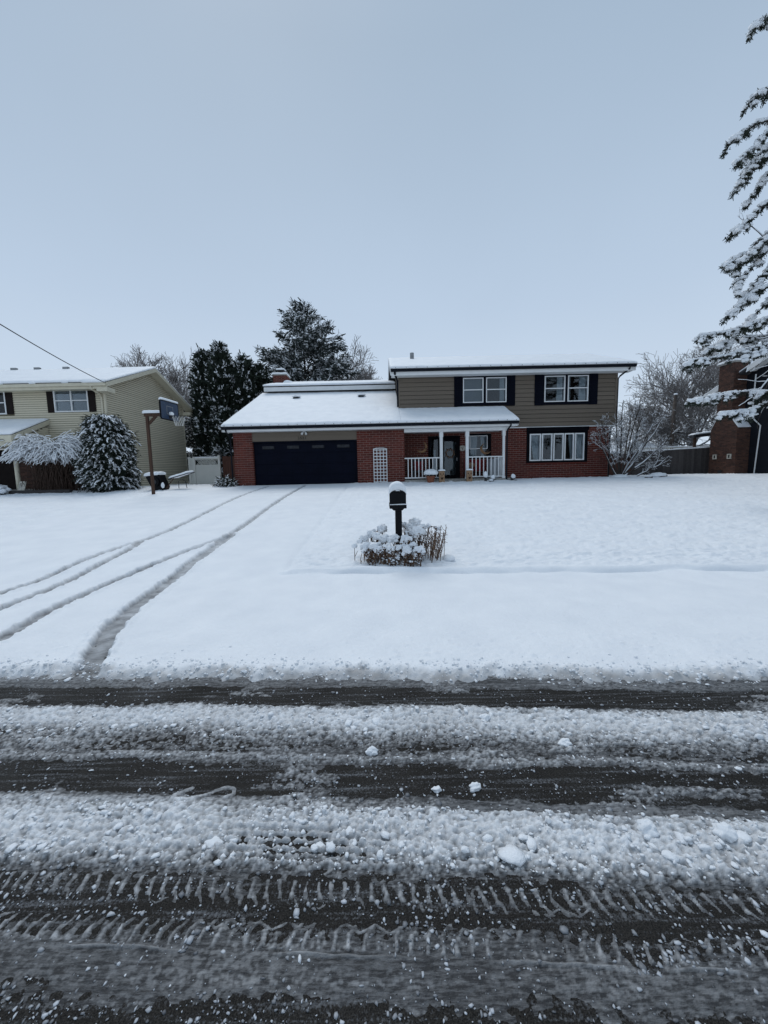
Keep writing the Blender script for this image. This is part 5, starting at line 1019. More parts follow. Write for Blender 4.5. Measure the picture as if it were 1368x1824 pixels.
# vinyl gate
t = thing('vinyl_gate', 'white vinyl gate panel with a lattice top between the houses', 'gate', (-10.3, 22.5, 1.05)); gy = 22.5
for a in (-11.12, -10.86, -9.42): MB().box(a - .06, a + .06, gy - .06, gy + .06, 1.0, 2.66 if a < -9.5 else 2.72).build('post', 'vinyl', t)
for i in range(2): MB().box(-11.06 + i * .075, -10.99 + i * .075, gy - .02, gy + .02, 1.05, 2.6).build('board', 'vinyl', t)
for i in range(9): MB().box(-10.795 + i * .146, -10.652 + i * .146, gy - .02, gy + .02, 1.09, 2.09).build('board', 'vinyl', t)
for z0, z1 in ((2.09, 2.19), (2.50, 2.60), (1.05, 1.09)): MB().box(-10.798, -9.482, gy - .035, gy + .035, z0, z1).build('rail', 'vinyl', t)
for i in range(15):
    x = -10.76 + i * .085
    for s_ in (-1, 1): MB().tube([(x - s_ * .14, gy + s_ * .008, 2.19), (x + s_ * .14, gy + s_ * .008, 2.50)], .014, 4).build('lattice_slat', 'vinyl', t) if -10.8 < x - .14 and x + .14 < -9.47 else None
snow_slab('snow_ledge', [(-10.8, gy - .04, 2.60), (-9.48, gy - .04, 2.60), (-9.48, gy + .04, 2.60), (-10.8, gy + .04, 2.60)], .05, t, 24, 5, .4, .03, 48)
t = thing('brown_fence', 'short brown plank fence between the white gate and the garage', 'fence', (-8.2, 22.7, 1.0))
for i in range(16): x = -9.30 + i * .152; MB().box(x, x + .146, 22.66, 22.685, .95, 2.66 + .02 * math.sin(i * 2.3)).build('plank', 'plank_brown', t)
for z in (1.3, 2.3): MB().box(-9.3, -6.9, 22.686, 22.72, z, z + .09).build('rail', 'plank_brown', t)
# right fence
t = thing('plank_fence', 'weathered grey plank fence running from the brick house to the chimney', 'fence', (16, 22, 1.0)); rnd = random.Random(9)
x = 13.95; i = 0
while x < 18.3:
    w_ = rnd.uniform(.135, .15); top = 2.38 + .16 * (x - 13.95) / 4.4 + rnd.uniform(-.012, .012); MB().box(x, x + w_ - .008, 22.0 + rnd.uniform(-.006, .006), 22.03, .9, top).build('plank', 'plank_grey', t); x += w_
for z in (1.35, 2.15): MB().box(13.95, 18.3, 22.036, 22.08, z, z + .09).build('rail', 'plank_grey', t)
snow_slab('snow_ledge', [(13.95, 21.98, 2.36), (18.28, 21.98, 2.52), (18.28, 22.05, 2.52), (13.95, 22.05, 2.36)], .06, t, 60, 4, .3, .03, 49, .5)
t = thing('brown_gate', 'dark brown plank gate against the right end of the brick house', 'gate', (12.6, 22, 1.0))
for i in range(18): x = 11.3 + i * .147; MB().box(x, x + .14, 21.9, 21.93, .95, 2.28 + .01 * math.sin(i * 1.7)).build('plank', 'plank_brown', t)
for z in (1.3, 2.0): MB().box(11.3, 13.94, 21.94, 21.98, z, z + .09).build('rail', 'plank_brown', t)
# white railing, pergola corner and utility pole beyond the fence
t = thing('deck_railing', 'white picket railing with snow showing above the plank fence', 'railing', (19.5, 25.5, 1.0))
MB().box(15.6, 21.3, 25.48, 25.54, 2.68, 2.74).build('top_rail', 'vinyl', t); MB().box(15.6, 21.3, 25.49, 25.53, 1.9, 1.95).build('bottom_rail', 'vinyl', t)
for i in range(48): x = 15.64 + i * .118; MB().box(x - .02, x + .02, 25.495, 25.525, 1.951, 2.679).build('picket', 'vinyl', t)
snow_slab('snow_ledge', [(15.6, 25.46, 2.74), (21.3, 25.46, 2.74), (21.3, 25.56, 2.74), (15.6, 25.56, 2.74)], .07, t, 50, 4, .4, .04, 50, .4)
t = thing('patio_cover', 'dark beamed patio cover topped with snow behind the chimney', 'shelter', (20.5, 24.5, 1.0))
MB().prism([(19.4, 3.25), (19.4, 3.42), (23, 3.85), (23, 3.6)], 'y', 24.4, 24.8).build('roof', 'metal_dark', t); snow_slab('roof_snow', [(19.35, 24.35, 3.42), (23, 24.35, 3.85), (23, 24.85, 3.85), (19.35, 24.85, 3.42)], .1, t, 20, 14, .4, .15, 51)
MB().box(19.5, 19.62, 24.5, 24.62, .9, 3.26).build('post', 'post_wood', t)
t = thing('utility_pole', 'dark leaning wooden utility pole behind the plank fence', 'pole', (22.2, 30, 1.0)); MB().tube([(22.1, 30, .8), (22.24, 30, 6.85)], [.15, .11], 8).build('pole', 'pole_wood', t, smooth_=True); MB().blob((22.24, 30, 6.9), (.14, .14, .09), 5, 1, .4).build('snow_cap', 'snow', t, smooth_=True)
for i, (p0, p1) in enumerate((((22.2, 30, 4.1), (34, 33, 3.7)), ((22.2, 30, 3.2), (34, 33, 2.9)))): MB().tube([p0, tuple((a + b2) / 2 - (.1 if k == 2 else 0) for k, (a, b2) in enumerate(zip(p0, p1))), p1], .03, 4).build('cable', 'wire_black', t)
t = thing('garden_shed', 'low shed with snow covered roof seen over the plank fence', 'shed', (17.5, 31, 1.0)); MB().box(14.5, 21.5, 30.5, 33, .8, 2.6).build('wall', 'siding_cream', t); MB().prism([(30.2, 2.55), (31.8, 3.35), (33.3, 2.55)], 'x', 14.2, 21.8).build('roof', 'roof_felt', t); snow_slab('roof_snow', [(14.2, 30.15, 2.57), (21.8, 30.15, 2.57), (21.8, 31.8, 3.37), (14.2, 31.8, 3.37)], .14, t, 30, 10, .4, .15, 52)
# rock by the fence
t = thing('garden_rock', 'grey garden rock mostly buried in snow near the bare tree', 'rock', (12.75, 17.9, 1.0)); MB().blob((12.8, 17.9, 1.08), (.24, .2, .13), 9, 2, 0, .3).build('stone', 'rock', t); MB().blob((12.7, 17.95, 1.15), (.38, .25, .13), 12, 3, .4).build('snow_cap', 'snow', t, smooth_=True)
for x, y in ((11.9, 17.4),): t = thing('log_edging', 'short dark log edging showing through snow under the bare tree', 'edging', (x, y, 1.0)); MB().tube([(x - .17, y, 1.06), (x + .17, y + .02, 1.08)], .035, 6).build('log', 'bark', t); MB().blob((x - .03, y, 1.12), (.17, .06, .04), 3, 2, .4).build('snow_cap', 'snow', t, smooth_=True)
# wires
P0, P1 = Vector((-11.23, 12.0, 6.66)), Vector((-12.78, 18.52, 5.95)); dv = (P0 - P1); pts = [P1 + dv * f + Vector((0, 0, -.55 * 4 * (f / 3) * (1 - f / 3))) for f in np.linspace(0, 3, 28)]
o = MB().tube(pts, .016, 5).build('service_wire', 'wire_black', origin=P1); tag(o, 'dark service wire sloping down to the corner of the cream house', 'wire')
# sign board and bits under the left porch
t = thing('leaning_board', 'small pale board leaning under the arching shrub', 'board', (-15.6, 16.75, 1.03)); MB().prism([(16.75, 1.1), (16.72, 1.1), (16.86, 1.5), (16.89, 1.5)], 'x', -15.75, -15.47).build('panel', 'sign_cream', t)
mb = MB(); [mb.tube([(-15.70 + i * .09, 16.75, 1.16), (-15.68 + i * .09, 16.83, 1.44)], .008, 4) for i in range(3)]; mb.build('marking', 'metal_dark', t)
t = thing('edging_timber', 'dark landscape timber along the bed before the cream house', 'edging', (-14.8, 16.6, 1.0)); MB().box(-16, -13.4, 16.55, 16.7, .98, 1.12).build('timber', 'plank_grey', t, bevel=.01)

# ================================================================== TREES AND SHRUBS
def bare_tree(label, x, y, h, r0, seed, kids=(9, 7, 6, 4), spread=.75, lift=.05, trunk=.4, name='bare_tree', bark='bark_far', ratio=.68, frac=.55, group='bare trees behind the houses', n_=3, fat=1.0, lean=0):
    t = thing(name, label, 'tree', (x, y, 1.0), group); rg = np.random.RandomState(seed)
    P = grow(rg, (x, y, .9), (lean, 0, 1), h * .5, r0, len(kids), kids, ratio, spread, .07, lift, 7, trunk)
    zmax = max(p[0][:, 2].max() for p in P); k = (h) / (zmax - .9)
    P = [(np.stack([x + (p[:, 0] - x) * k, y + (p[:, 1] - y) * k, .9 + (p[:, 2] - .9) * k], 1), r, l) for p, r, l in P]
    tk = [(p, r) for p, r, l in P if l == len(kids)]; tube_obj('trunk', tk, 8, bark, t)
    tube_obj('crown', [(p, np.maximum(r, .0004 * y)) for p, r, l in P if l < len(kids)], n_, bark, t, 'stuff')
    S_ = snow_on(P, frac, 0, rg, .85, fat)
    if S_: tube_obj('snow', S_, 3, 'snow', t, 'stuff')
    return t
bare_tree('bare snow dusted tree rising behind the cream house gable', -20.3, 37, 12.4, .28, 3, (13, 9, 7, 4), .62, .07)
bare_tree('bare tree close behind the cream house, left of the dark arborvitae', -17.6, 35, 10.2, .2, 5, (12, 9, 6, 4), .62, .07)
bare_tree('bare tree on the right shoulder of the big spruce', -3.6, 44, 15.0, .26, 6, (13, 9, 7, 4), .62, .07)
bare_tree('bare shrubby tree low to the right of the big spruce', -2.4, 47, 11.4, .2, 7, (12, 9, 6, 4), .7, .06)
bare_tree('small far bare tree just left of the upper storey', -.4, 55, 11.2, .2, 8, (8, 6, 5, 3), .8)
bare_tree('large bare tree left of the brown brick chimney', 26.6, 34, 12.3, .26, 10, (13, 9, 6, 4), .66, .07, trunk=.2)
bare_tree('bare tree behind the roof of the navy house', 30.5, 33, 11.6, .26, 14, (12, 8, 6, 4), .66, .07, trunk=.25)
bare_tree('snowy bare thicket tree right of the utility pole', 24.6, 31, 6.4, .15, 11, (11, 9, 7, 4), .95, trunk=.12, frac=.85, fat=1.3)
bare_tree('snowy bare thicket tree left of the utility pole', 21.2, 33, 6.2, .15, 12, (11, 9, 7, 4), .95, trunk=.12, frac=.85, fat=1.3)
bare_tree('small snowy bare tree just beyond the house corner and plank gate', 17.6, 34, 5.0, .13, 13, (11, 8, 6, 4), .95, trunk=.12, frac=.85, fat=1.3)
bare_tree('far bare tree over the left end of the cream house roof', -31, 46, 10.6, .22, 15, (9, 7, 5, 3), .8)
# nest in the left tree
t = thing('squirrel_nest', 'dark leafy nest high in the bare tree behind the gable', 'nest', (-17.9, 34.6, 10.0)); MB().blob((-18.0, 34.6, 9.9), (.28, .28, .24), 3, 2, 0, .35).build('leaves', 'bark', t)

# ornamental bare tree at the house corner: measured limbs, then fine branching
def ornamental():
    bx, by, bz = 11.25, 18.5, .95; t = thing('ornamental_tree', 'multi stemmed bare tree lined with snow at the right house corner', 'tree', (bx, by, 1.0)); rg = np.random.RandomState(21); P = []
    limbs = [((10.05, 18.3, 3.25), .045, .45), ((10.35, 18.7, 3.9), .045, .3), ((10.9, 18.4, 4.4), .045, .1), ((11.5, 18.9, 4.75), .05, .05), ((12.0, 18.3, 4.7), .05, .05), ((12.5, 18.7, 4.45), .05, .0),
             ((13.3, 18.5, 3.95), .055, -.05), ((13.75, 18.2, 3.35), .05, -.1), ((13.45, 18.6, 2.75), .045, -.15), ((13.15, 17.9, 1.98), .04, -.25), ((11.2, 17.7, 4.0), .04, 0), ((12.3, 17.6, 3.7), .04, 0), ((12.9, 19.2, 4.3), .045, 0)]
    for e, r_, bow in limbs:
        a = np.array([bx + rg.normal(0, .06), by + rg.normal(0, .06), bz]); e = np.array(e); n0 = 9; pts = []
        for f in np.linspace(0, 1, n0): q = a + (e - a) * f; q[2] += .12 * math.sin(math.pi * f) * (-.5 if bow >= 0 else -1) + rg.normal(0, .025); q[0] += bow * .3 * math.sin(math.pi * f) * -1 + rg.normal(0, .025); pts.append(q)
        pts = np.array(pts); rr = np.linspace(r_, .012, n0); P.append((pts, rr, 3))
        for k in range(7):
            f = rg.uniform(.3, .98); i = min(int(f * (n0 - 1)), n0 - 2); p = pts[i]; dv = pts[i + 1] - pts[i]; dv /= np.linalg.norm(dv); s_ = rg.normal(0, 1, 3); s_ -= dv * (s_ @ dv); s_ /= np.linalg.norm(s_)
            grow(rg, p, dv * .8 + s_ * .6 + np.array([0, 0, .25]), rg.uniform(.45, 1.05) * (1.1 - .4 * f), max(rr[i] * .55, .011), 2, (5, 3), .55, .7, .14, .03, 5, .2, P)
    tube_obj('trunk', [(p, r) for p, r, l in P if l == 3], 7, 'bark', t); tube_obj('twigs', [(p, np.maximum(r, .0065)) for p, r, l in P if l < 3], 4, 'bark_grey', t, 'stuff')
    S_ = snow_on(P, .85, 0, rg, .93, 1.2); tube_obj('snow', S_, 4, 'snow', t, 'stuff')
    MB().blob((11.2, 18.4, 1.1), (.4, .3, .12), 77, 2, .4).build('snow_mound', 'snow', t, smooth_=True)
ornamental()

def tuft_cloud(rng, cen, out, n_per, L0, W0, spread):
    """needle/scale sprays round centres pointing mostly along 'out'"""
    k = len(cen); c = np.repeat(cen, n_per, 0) + rng.normal(0, L0 * .35, (k * n_per, 3)); d = np.repeat(out, n_per, 0) + rng.normal(0, spread, (k * n_per, 3))
    return quads(c, d, rng.normal(0, 1, (k * n_per, 3)), rng.uniform(.6, 1.3, k * n_per) * L0, rng.uniform(.7, 1.3, k * n_per) * W0)
def arborvitae(label, x, y, h, rad, seed, n_=1500):
    t = thing('arborvitae', label, 'tree', (x, y, 1.0), 'tall dark arborvitae between the houses'); rg = np.random.RandomState(seed)
    MB().tube([(x, y, .9), (x, y, 1 + h * .9)], [.14, .03], 6).build('trunk', 'bark', t)
    f = 1 - rg.rand(n_) ** .8; f = np.clip(f, 0, .995); th = rg.rand(n_) * 6.283; prof = np.where(f < .12, .75 + 2 * f, 1.0) * np.clip((1 - f) / .22, 0, 1) ** .5
    lump = 1 + .20 * perlin(th * 1.3 + seed, f * 7) + .12 * perlin(th * 3, f * 16 + seed); rr = rad * prof * lump * rg.uniform(.72, 1.04, n_)
    c = np.stack([x + rr * np.cos(th), y + rr * np.sin(th), 1.0 + f * h], 1); out = np.stack([np.cos(th) * .75, np.sin(th) * .75, np.full(n_, .75)], 1)
    V, F = tuft_cloud(rg, c, out, 7, .26, .12, .45); link('crown', np_mesh('crown', V - np.array(ORG[t]), F), 'conifer', t)['kind'] = 'stuff'
    MB().lathe((x, y, 1.0), [(rad * .6, .1), (rad * .72, h * .15), (rad * .72, h * .6), (rad * .5, h * .84), (.05, h * .96)], 10).build('inner_growth', 'conifer', t, smooth_=True)
    k = (rg.rand(n_) < .62) & (perlin(th * 2.1 + seed * 3, f * 11) > -.12); cc = c[k] + out[k] * .16 + np.array([0, 0, .06]); m_ = len(cc); r_ = .03 * 3.6 ** (rg.rand(m_) ** 1.4)
    V, F = lumps(cc, np.stack([r_ * rg.uniform(.7, 1.7, m_), r_ * 1.1, r_ * rg.uniform(.5, 1.1, m_)], 1), rg, 0, .5); V2, F2 = tuft_cloud(rg, cc + np.array([0, 0, .03]), out[k], 3, .15, .05, .6); F2 = np.concatenate([F2[:, [0, 1, 2]], F2[:, [0, 2, 3]]]) + len(V); V = np.concatenate([V, V2]); F = np.concatenate([F, F2]); link('snow', np_mesh('snow', V - np.array(ORG[t]), F, True), 'snow', t)['kind'] = 'stuff'
arborvitae('leftmost dark arborvitae of the row, next to the cream house', -11.95, 27.0, 8.8, .66, 1); arborvitae('tallest dark arborvitae, second from the left', -10.65, 26.6, 9.15, .70, 2); arborvitae('third dark arborvitae from the left in the row', -9.25, 27.0, 8.4, .74, 3)
arborvitae('fourth dark arborvitae, just left of the garage roof slope', -8.3, 27.6, 8.0, .55, 4); arborvitae('low dark arborvitae directly left of the brick chimney', -7.55, 28.6, 6.6, .8, 5)
arborvitae('short arborvitae filling the foot of the row above the plank fence', -9.9, 25.6, 4.6, .9, 6, 900)

def spruce(name, label, x, y, h, rad, seed, levels=26, material='conifer_blue', z0=1.0, snow=.5, droop=.25, group=None, tuft=.34, per=9):
    t = thing(name, label, 'tree', (x, y, z0), group); rg = np.random.RandomState(seed); MB().tube([(x, y, z0 - .2), (x, y, z0 + h * .97)], [h * .018, .03], 8).build('trunk', 'bark', t)
    cen = []; out = []; polys = []
    for l_ in range(levels):
        f = (l_ + .5) / levels; zc = z0 + h * (.06 + .94 * f); R_ = rad * (1 - f) ** .66 * rg.uniform(.86, 1.1) + .12; nb = int(5 + 9 * (1 - f))
        for k in range(nb):
            th = rg.rand() * 6.283; Lr = R_ * rg.uniform(.72, 1.12); up_ = .10 + .5 * f; pts = []
            for s_ in np.linspace(0, 1, 5): pts.append(np.array([x + Lr * s_ * math.cos(th), y + Lr * s_ * math.sin(th), zc + Lr * (up_ * s_ - droop * s_ * s_ + .22 * max(0, s_ - .6))]))
            polys.append((np.array(pts), np.linspace(.05 * (1.1 - f), .01, 5)))
            m_ = max(3, int(Lr * per / 2.2))
            for s_ in np.linspace(.28, 1.03, m_):
                i = min(int(s_ * 4), 3); p = pts[i] + (pts[i + 1] - pts[i]) * (s_ * 4 - i); side = rg.normal(0, .16 + .18 * Lr * (1 - s_) * .35); p = p + np.array([-math.sin(th) * side, math.cos(th) * side, -rg.rand() * .16])
                cen.append(p); out.append(np.array([math.cos(th) * .8, math.sin(th) * .8, rg.uniform(-.35, .45)]))
    cen = np.array(cen); out = np.array(out); tube_obj('branches', polys, 4, 'bark', t, 'stuff')
    V, F = tuft_cloud(rg, cen, out, 6, tuft, tuft * .30, .5); link('crown', np_mesh('crown', V - np.array(ORG[t]), F), material, t)['kind'] = 'stuff'
    k = rg.rand(len(cen)) < snow; cc = cen[k] + out[k] * tuft * .4 + np.array([0, 0, tuft * .18]); m_ = len(cc); r_ = rg.uniform(.16, .36, m_) * tuft
    r_ = r_ * .72; V, F = lumps(cc, np.stack([r_ * 1.5, r_ * 1.5, r_ * .6], 1), rg, 0, .45); V2, F2 = tuft_cloud(rg, cc + np.array([0, 0, tuft * .08]), out[k], 4, tuft * .8, tuft * .16, .5); F2 = np.concatenate([F2[:, [0, 1, 2]], F2[:, [0, 2, 3]]]) + len(V); V = np.concatenate([V, V2]); F = np.concatenate([F, F2]); link('snow', np_mesh('snow', V - np.array(ORG[t]), F, True), 'snow', t)['kind'] = 'stuff'
    return t
spruce('spruce_tree', 'big snow dusted spruce towering behind the garage roof', -7.4, 39, 16.6, 7.5, 31, 36, snow=.8, tuft=.44, per=9)
spruce('small_evergreen', 'snowy young evergreen behind the white vinyl gate', -13.3, 28.5, 5.6, 1.7, 32, 14, snow=.9, tuft=.32)
spruce('small_evergreen', 'low snowy evergreen behind the brown plank fence, left of the garage', -10.2, 24.6, 2.2, .9, 33, 8, snow=.9, tuft=.26)
spruce('small_evergreen', 'snowy evergreen beside the spruce, behind the brick chimney', -8.7, 33, 8.0, 2.2, 34, 16, snow=.8, tuft=.34)
spruce('background_conifer', 'dark conifer behind the navy house roof at the right edge', 25.6, 27, 8.6, 2.4, 35, 14, snow=.85, tuft=.4)
spruce('corner_shrub', 'tiny dark shrub at the left foot of the garage pier', -7.25, 18.0, .42, .42, 36, 4, 'conifer', snow=.8, tuft=.14, droop=.1)

# conical evergreen with snow laden fronds by the cream house
def frond_shrub():
    x, y, h, rad = -12.05, 17.2, 3.15, .92; t = thing('evergreen_shrub', 'cone shaped evergreen shrub with drooping snowy fronds by the cream house corner', 'shrub', (x, y, 1.0)); rg = np.random.RandomState(51); polys = []; sn = []; cen = []; out = []
    MB().tube([(x, y, .9), (x, y, 3.9)], [.08, .03], 6).build('trunk', 'bark', t)
    for k in range(980):
        f = rg.rand() ** .9; th = rg.rand() * 6.283; R_ = rad * (math.sqrt(max(0, 1 - f ** 2.4)) * (.8 + .2 * min(1, f * 4)) + .05) * (1 + .2 * math.sin(th * 3 + f * 9)); L0 = rg.uniform(.16, .42) * (1.5 if rg.rand() < .12 else 1)
        c, s_ = math.cos(th), math.sin(th); b_ = np.array([x + c * R_ * .78, y + s_ * R_ * .78, 1.05 + f * h]); pts = [b_ + np.array([c * L0 * q, s_ * L0 * q, L0 * (.6 * q - .95 * q * q)]) for q in np.linspace(0, 1, 6)]; pts = np.array(pts) + rg.normal(0, .022, (6, 3))
        polys.append((pts, np.linspace(.012, .005, 6)))
        if rg.rand() < .86: sn.append((pts[1:] + np.array([0, 0, .022]), np.linspace(.046, .020, 5) * rg.uniform(.7, 1.35)))
        for q in range(5): cen.append(pts[q] + rg.normal(0, .02, 3)); out.append(np.array([c * .6, s_ * .6, -.3 - .3 * rg.rand()]))
    q_ = np.array(cen)[rg.rand(len(cen)) < .3]; V, F = lumps(q_ + np.array([0, 0, .03]), rg.uniform(.025, .07, len(q_)), rg, 0, .45); link('snow_clumps', np_mesh('snow_clumps', V - np.array(ORG[t]), F, True), 'snow', t)['kind'] = 'stuff'
    tube_obj('branches', polys, 3, 'bark', t, 'stuff'); tube_obj('snow', sn, 5, 'snow', t, 'stuff'); V, F = tuft_cloud(rg, np.array(cen), np.array(out), 5, .15, .03, .6); link('foliage', np_mesh('foliage', V - np.array(ORG[t]), F), 'conifer', t)['kind'] = 'stuff'
    MB().lathe((x, y, 1.0), [(rad * .6, .05), (rad * .72, h * .25), (rad * .6, h * .62), (.12, h * .86)], 12).build('inner_growth', 'conifer', t, smooth_=True)
frond_shrub()
def arch_shrub():
    x, y = -14.45, 17.2; t = thing('arching_shrub', 'wide weeping bare shrub heaped with snow before the cream house', 'shrub', (x, y, 1.0)); rg = np.random.RandomState(52); polys = []; stems = []
    for k in range(430):
        th = rg.rand() * 6.283; Rr = rg.uniform(.35, 1.0) ** .7; ex, ey = 2.35, 1.0; top = rg.uniform(1.7, 2.55) * (1 - .16 * Rr) * (1 + .12 * math.sin(th * 2 + 1)); b_ = np.array([x + rg.normal(0, .42), y + rg.normal(0, .2), .95]); e = np.array([x + math.cos(th) * ex * Rr, y + math.sin(th) * ey * Rr, 0]); zend = rg.uniform(1.75, 2.15); pts = []
        for f in np.linspace(0, 1, 10): g = f ** 1.5; q = b_ + (e - b_) * g; q[2] = .95 + (top + .55) * (1 - (1 - f) ** 2.1) - ((top + 1.5) - zend) * max(0, f - .5) ** 1.6 * 3.0 * .62; pts.append(q + rg.normal(0, .035, 3))
        pts = np.array(pts); polys.append((pts, np.linspace(.015, .005, 10), 1))
        for j in range(3):
            i = rg.randint(4, 9); d = pts[i] - pts[i - 1]; d = d / np.linalg.norm(d) + rg.normal(0, .6, 3); p = pts[i]; P_ = [p]; 
            for _ in range(4): d = d * .9 + np.array([0, 0, -.28]) + rg.normal(0, .15, 3); d /= np.linalg.norm(d); P_.append(P_[-1] + d * rg.uniform(.07, .14))
            polys.append((np.array(P_), np.linspace(.007, .004, 5), 0))
    for k in range(34):
        q = np.array([x + rg.uniform(-1.6, 1.5), y + rg.uniform(-.7, .5), .95]); e = q + np.array([rg.normal(0, .2), rg.normal(0, .1), rg.uniform(.7, 1.3)]); stems.append((np.array([q, (q + e) / 2 + rg.normal(0, .05, 3), e]), np.array([.012, .009, .006])))
    tube_obj('canes', [(p, r) for p, r, l in polys] + stems, 4, 'cane', t, 'stuff'); tube_obj('snow', snow_on([(p[3:], np.maximum(r[3:], .011), l) if len(p) > 5 else (p, np.maximum(r, .011), l) for p, r, l in polys], .85, 0, rg, .95, 1.7), 4, 'snow', t, 'stuff')
    for i, (a, b2) in enumerate(((-.5, .1), (.3, -.1), (.75, .1))): MB().tube([(x + a, y + b2, .9), (x + a + .05, y + b2, 1.6), (x + a - .04, y + b2, 2.3)], [.05, .04, .03], 6).build('trunk', 'bark_grey', t)
arch_shrub()
rg = np.random.RandomState(60)
for i, (x, y, lb) in enumerate(((-17.2, 16.6, 'low snow covered bush at the left edge before the porch post'), (-16.35, 16.4, 'small snow covered bush beside the cream porch post'))):
    t = thing('snowy_bush', lb, 'bush', (x, y, 1.0)); k = 200; th = rg.rand(k) * 6.283; el = rg.uniform(0, 1.4, k); dv = np.stack([np.cos(th) * np.cos(el), np.sin(th) * np.cos(el), np.sin(el)], 1)
    V, F = quads(np.array([x, y, 1.0]) + dv * .15, dv + rg.normal(0, .4, (k, 3)), rg.normal(0, 1, (k, 3)), rg.uniform(.15, .35, k), np.full(k, .03)); link('foliage', np_mesh('foliage', V - np.array(ORG[t]), F), 'conifer', t)['kind'] = 'stuff'
    cc = np.array([x, y, 1.05]) + dv[:40] * np.array([.42, .35, .3]); V, F = lumps(cc, rg.uniform(.07, .14, 40), rg, 1, .2); link('snow', np_mesh('snow', V - np.array(ORG[t]), F, True), 'snow', t)['kind'] = 'stuff'

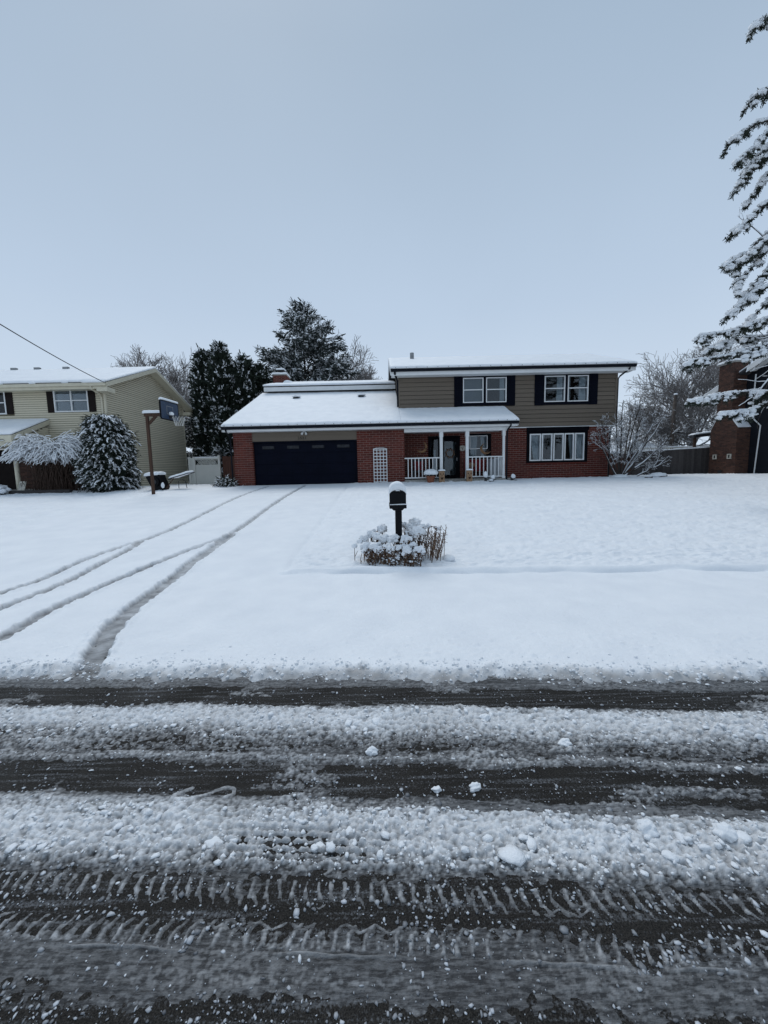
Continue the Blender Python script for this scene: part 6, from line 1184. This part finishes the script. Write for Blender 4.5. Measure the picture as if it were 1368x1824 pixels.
# tall fir at the right: trunk just outside the picture, limbs reach in from the right
def fir():
    tx, ty = 13.4, 11.0; t = thing('fir_tree', 'tall fir with snow loaded drooping limbs reaching in at the right', 'tree', (tx, ty, .75)); rg = np.random.RandomState(71)
    MB().tube([(tx, ty, .5), (tx, ty, 8), (tx, ty, 17)], [.34, .24, .08], 10).build('trunk', 'bark', t)
    limbs = []; tips = [(9.55, 11, 12.38), (9.47, 11, 10.58), (9.13, 11, 9.66), (9.05, 10.7, 9.21), (10.13, 11.3, 9.48), (9.54, 10.8, 8.84), (9.54, 11, 7.88), (9.09, 11, 6.68), (9.79, 11.4, 6.87), (9.67, 11.2, 6.38), (8.95, 11, 5.18), (9.43, 10.8, 5.51), (8.49, 11, 4.48), (9.3, 11.3, 4.85), (8.89, 11.2, 3.32), (9.38, 10.8, 2.91), (9.5, 10.6, 7.0), (10.6, 11.6, 6.35), (10.4, 11.5, 5.5), (10.1, 11.2, 8.6), (9.9, 10.9, 6.0)]
    for e in tips: limbs.append((np.array(e), 1))
    for k in range(46):
        z = rg.uniform(2.6, 16); th = rg.uniform(-1.45, 1.45); Lr = 4.3 * (1 - z / 19) + .5; limbs.append((np.array([tx + Lr * math.cos(th), ty + Lr * math.sin(th), z]), 0))
    wood = []; cen = []; out = []; scen = []; srad = []; bare = []
    for e, vis in limbs:
        root = np.array([tx, ty, e[2] + (.55 if e[2] > 6 else .75) + rg.uniform(-.1, .3)]); n0 = 14; pts = []; ph_ = rg.rand() * 6.28; D_ = (rg.uniform(1.2, 1.7) if e[2] > 5.4 else rg.uniform(.3, .6)); L_b = np.linalg.norm(e - root)
        for f in np.linspace(0, 1, n0): q = root + (e - root) * f; q[2] = e[2] + D_ * (1 - f ** 3.0) + .13 * f * math.sin(f * 8 + ph_) + rg.normal(0, .025); q[1] += .2 * math.sin(f * 6 + ph_ * 2) * f; pts.append(q + np.append(rg.normal(0, .02, 2), 0))
        pts = np.array(pts); wood.append((pts, np.linspace(.055, .012, n0))); hd = (e - root); hd[2] = 0; hd /= np.linalg.norm(hd); sd_ = np.array([-hd[1], hd[0], 0])
        m_ = int(L_b * 8) if vis else int(L_b * 3)
        for j in range(m_):
            f = .22 + .80 * (j + rg.rand()) / m_; f = min(f, .999)
            if f < .9 and math.sin(f * 21 + ph_ * 3) + rg.normal(0, .5) < -.45: continue
            i = min(int(f * (n0 - 1)), n0 - 2); p = pts[i] + (pts[i + 1] - pts[i]) * (f * (n0 - 1) - i); s_ = rg.choice([-1, 1]); Lt = rg.uniform(.2, .52) * (1.25 - .7 * f); d = sd_ * s_ * rg.uniform(.3, 1) + hd * rg.uniform(.1, .8) + np.array([0, 0, rg.uniform(-1.2, -.1)]); d /= np.linalg.norm(d)
            q = [p]; 
            for _ in range(3): d = d + np.array([0, 0, -.16]); d /= np.linalg.norm(d); q.append(q[-1] + d * Lt / 3)
            q = np.array(q); wood.append((q, np.linspace(.011, .005, 4)))
            for g in np.linspace(.1, 1, 7 if vis else 3): ii = min(int(g * 3), 2); c = q[ii] + (q[ii + 1] - q[ii]) * (g * 3 - ii); cen.append(c); out.append(d + np.array([0, 0, -.25]))
            if rg.rand() < .85:
                for g in (.25, .65, .95): ii = min(int(g * 3), 2); c = q[ii] + (q[ii + 1] - q[ii]) * (g * 3 - ii); scen.append(c + np.array([0, 0, .045])); r_ = rg.uniform(.028, .085); srad.append((r_ * 1.3, r_ * 1.2, r_ * .8))
        for g in np.linspace(.12, 1, int(L_b * 8)):
            ii = min(int(g * (n0 - 1)), n0 - 2); c = pts[ii] + (pts[ii + 1] - pts[ii]) * (g * (n0 - 1) - ii); scen.append(c + np.array([0, 0, .055])); r_ = rg.uniform(.035, .07); srad.append((r_ * 1.7, r_, r_ * .7))
            if g > .3: cen.append(c); out.append(hd + np.array([0, 0, -.3])); cen.append(c); out.append(hd * .4 + np.array([0, 0, -.8]))
    # dead snow lined lower twigs
    for (a, b2) in (((11.6, 11, 4.6), (9.75, 10.9, 3.95)), ((11.6, 11.2, 4.9), (10.1, 11.0, 4.55)), ((11.7, 10.8, 4.4), (10.2, 10.8, 3.55)), ((11.6, 11, 5.1), (10.3, 11, 4.9))):
        bare += grow(rg, a, np.array(b2) - np.array(a), np.linalg.norm(np.array(b2) - np.array(a)), .028, 1, (7,), .5, .7, .10, -.01, 8, .2)
    bare += grow(rg, (10.15, 10.9, 7.55), (-.62, 0, .9), .85, .016, 1, (4,), .35, .6, .12, 0, 6, .3)
    wood += [(p, r) for p, r, l in bare]; tube_obj('branches', wood, 5, 'bark', t, 'stuff')
    V, F = tuft_cloud(rg, np.array(cen), np.array(out), 15, .072, .022, 1.25); link('needles', np_mesh('needles', V - np.array(ORG[t]), F), 'fir_needles', t)['kind'] = 'stuff'
    V, F = lumps(np.array(scen), np.array(srad), rg, 1, .32); V2, F2 = tubes(snow_on(bare, .9, 0, rg, .9, 1.4), 5); link('snow', np_mesh('snow', V - np.array(ORG[t]), F, True), 'snow', t)['kind'] = 'stuff'
    link('twig_snow', np_mesh('twig_snow', V2 - np.array(ORG[t]), F2, True), 'snow', t)['kind'] = 'stuff'
fir()
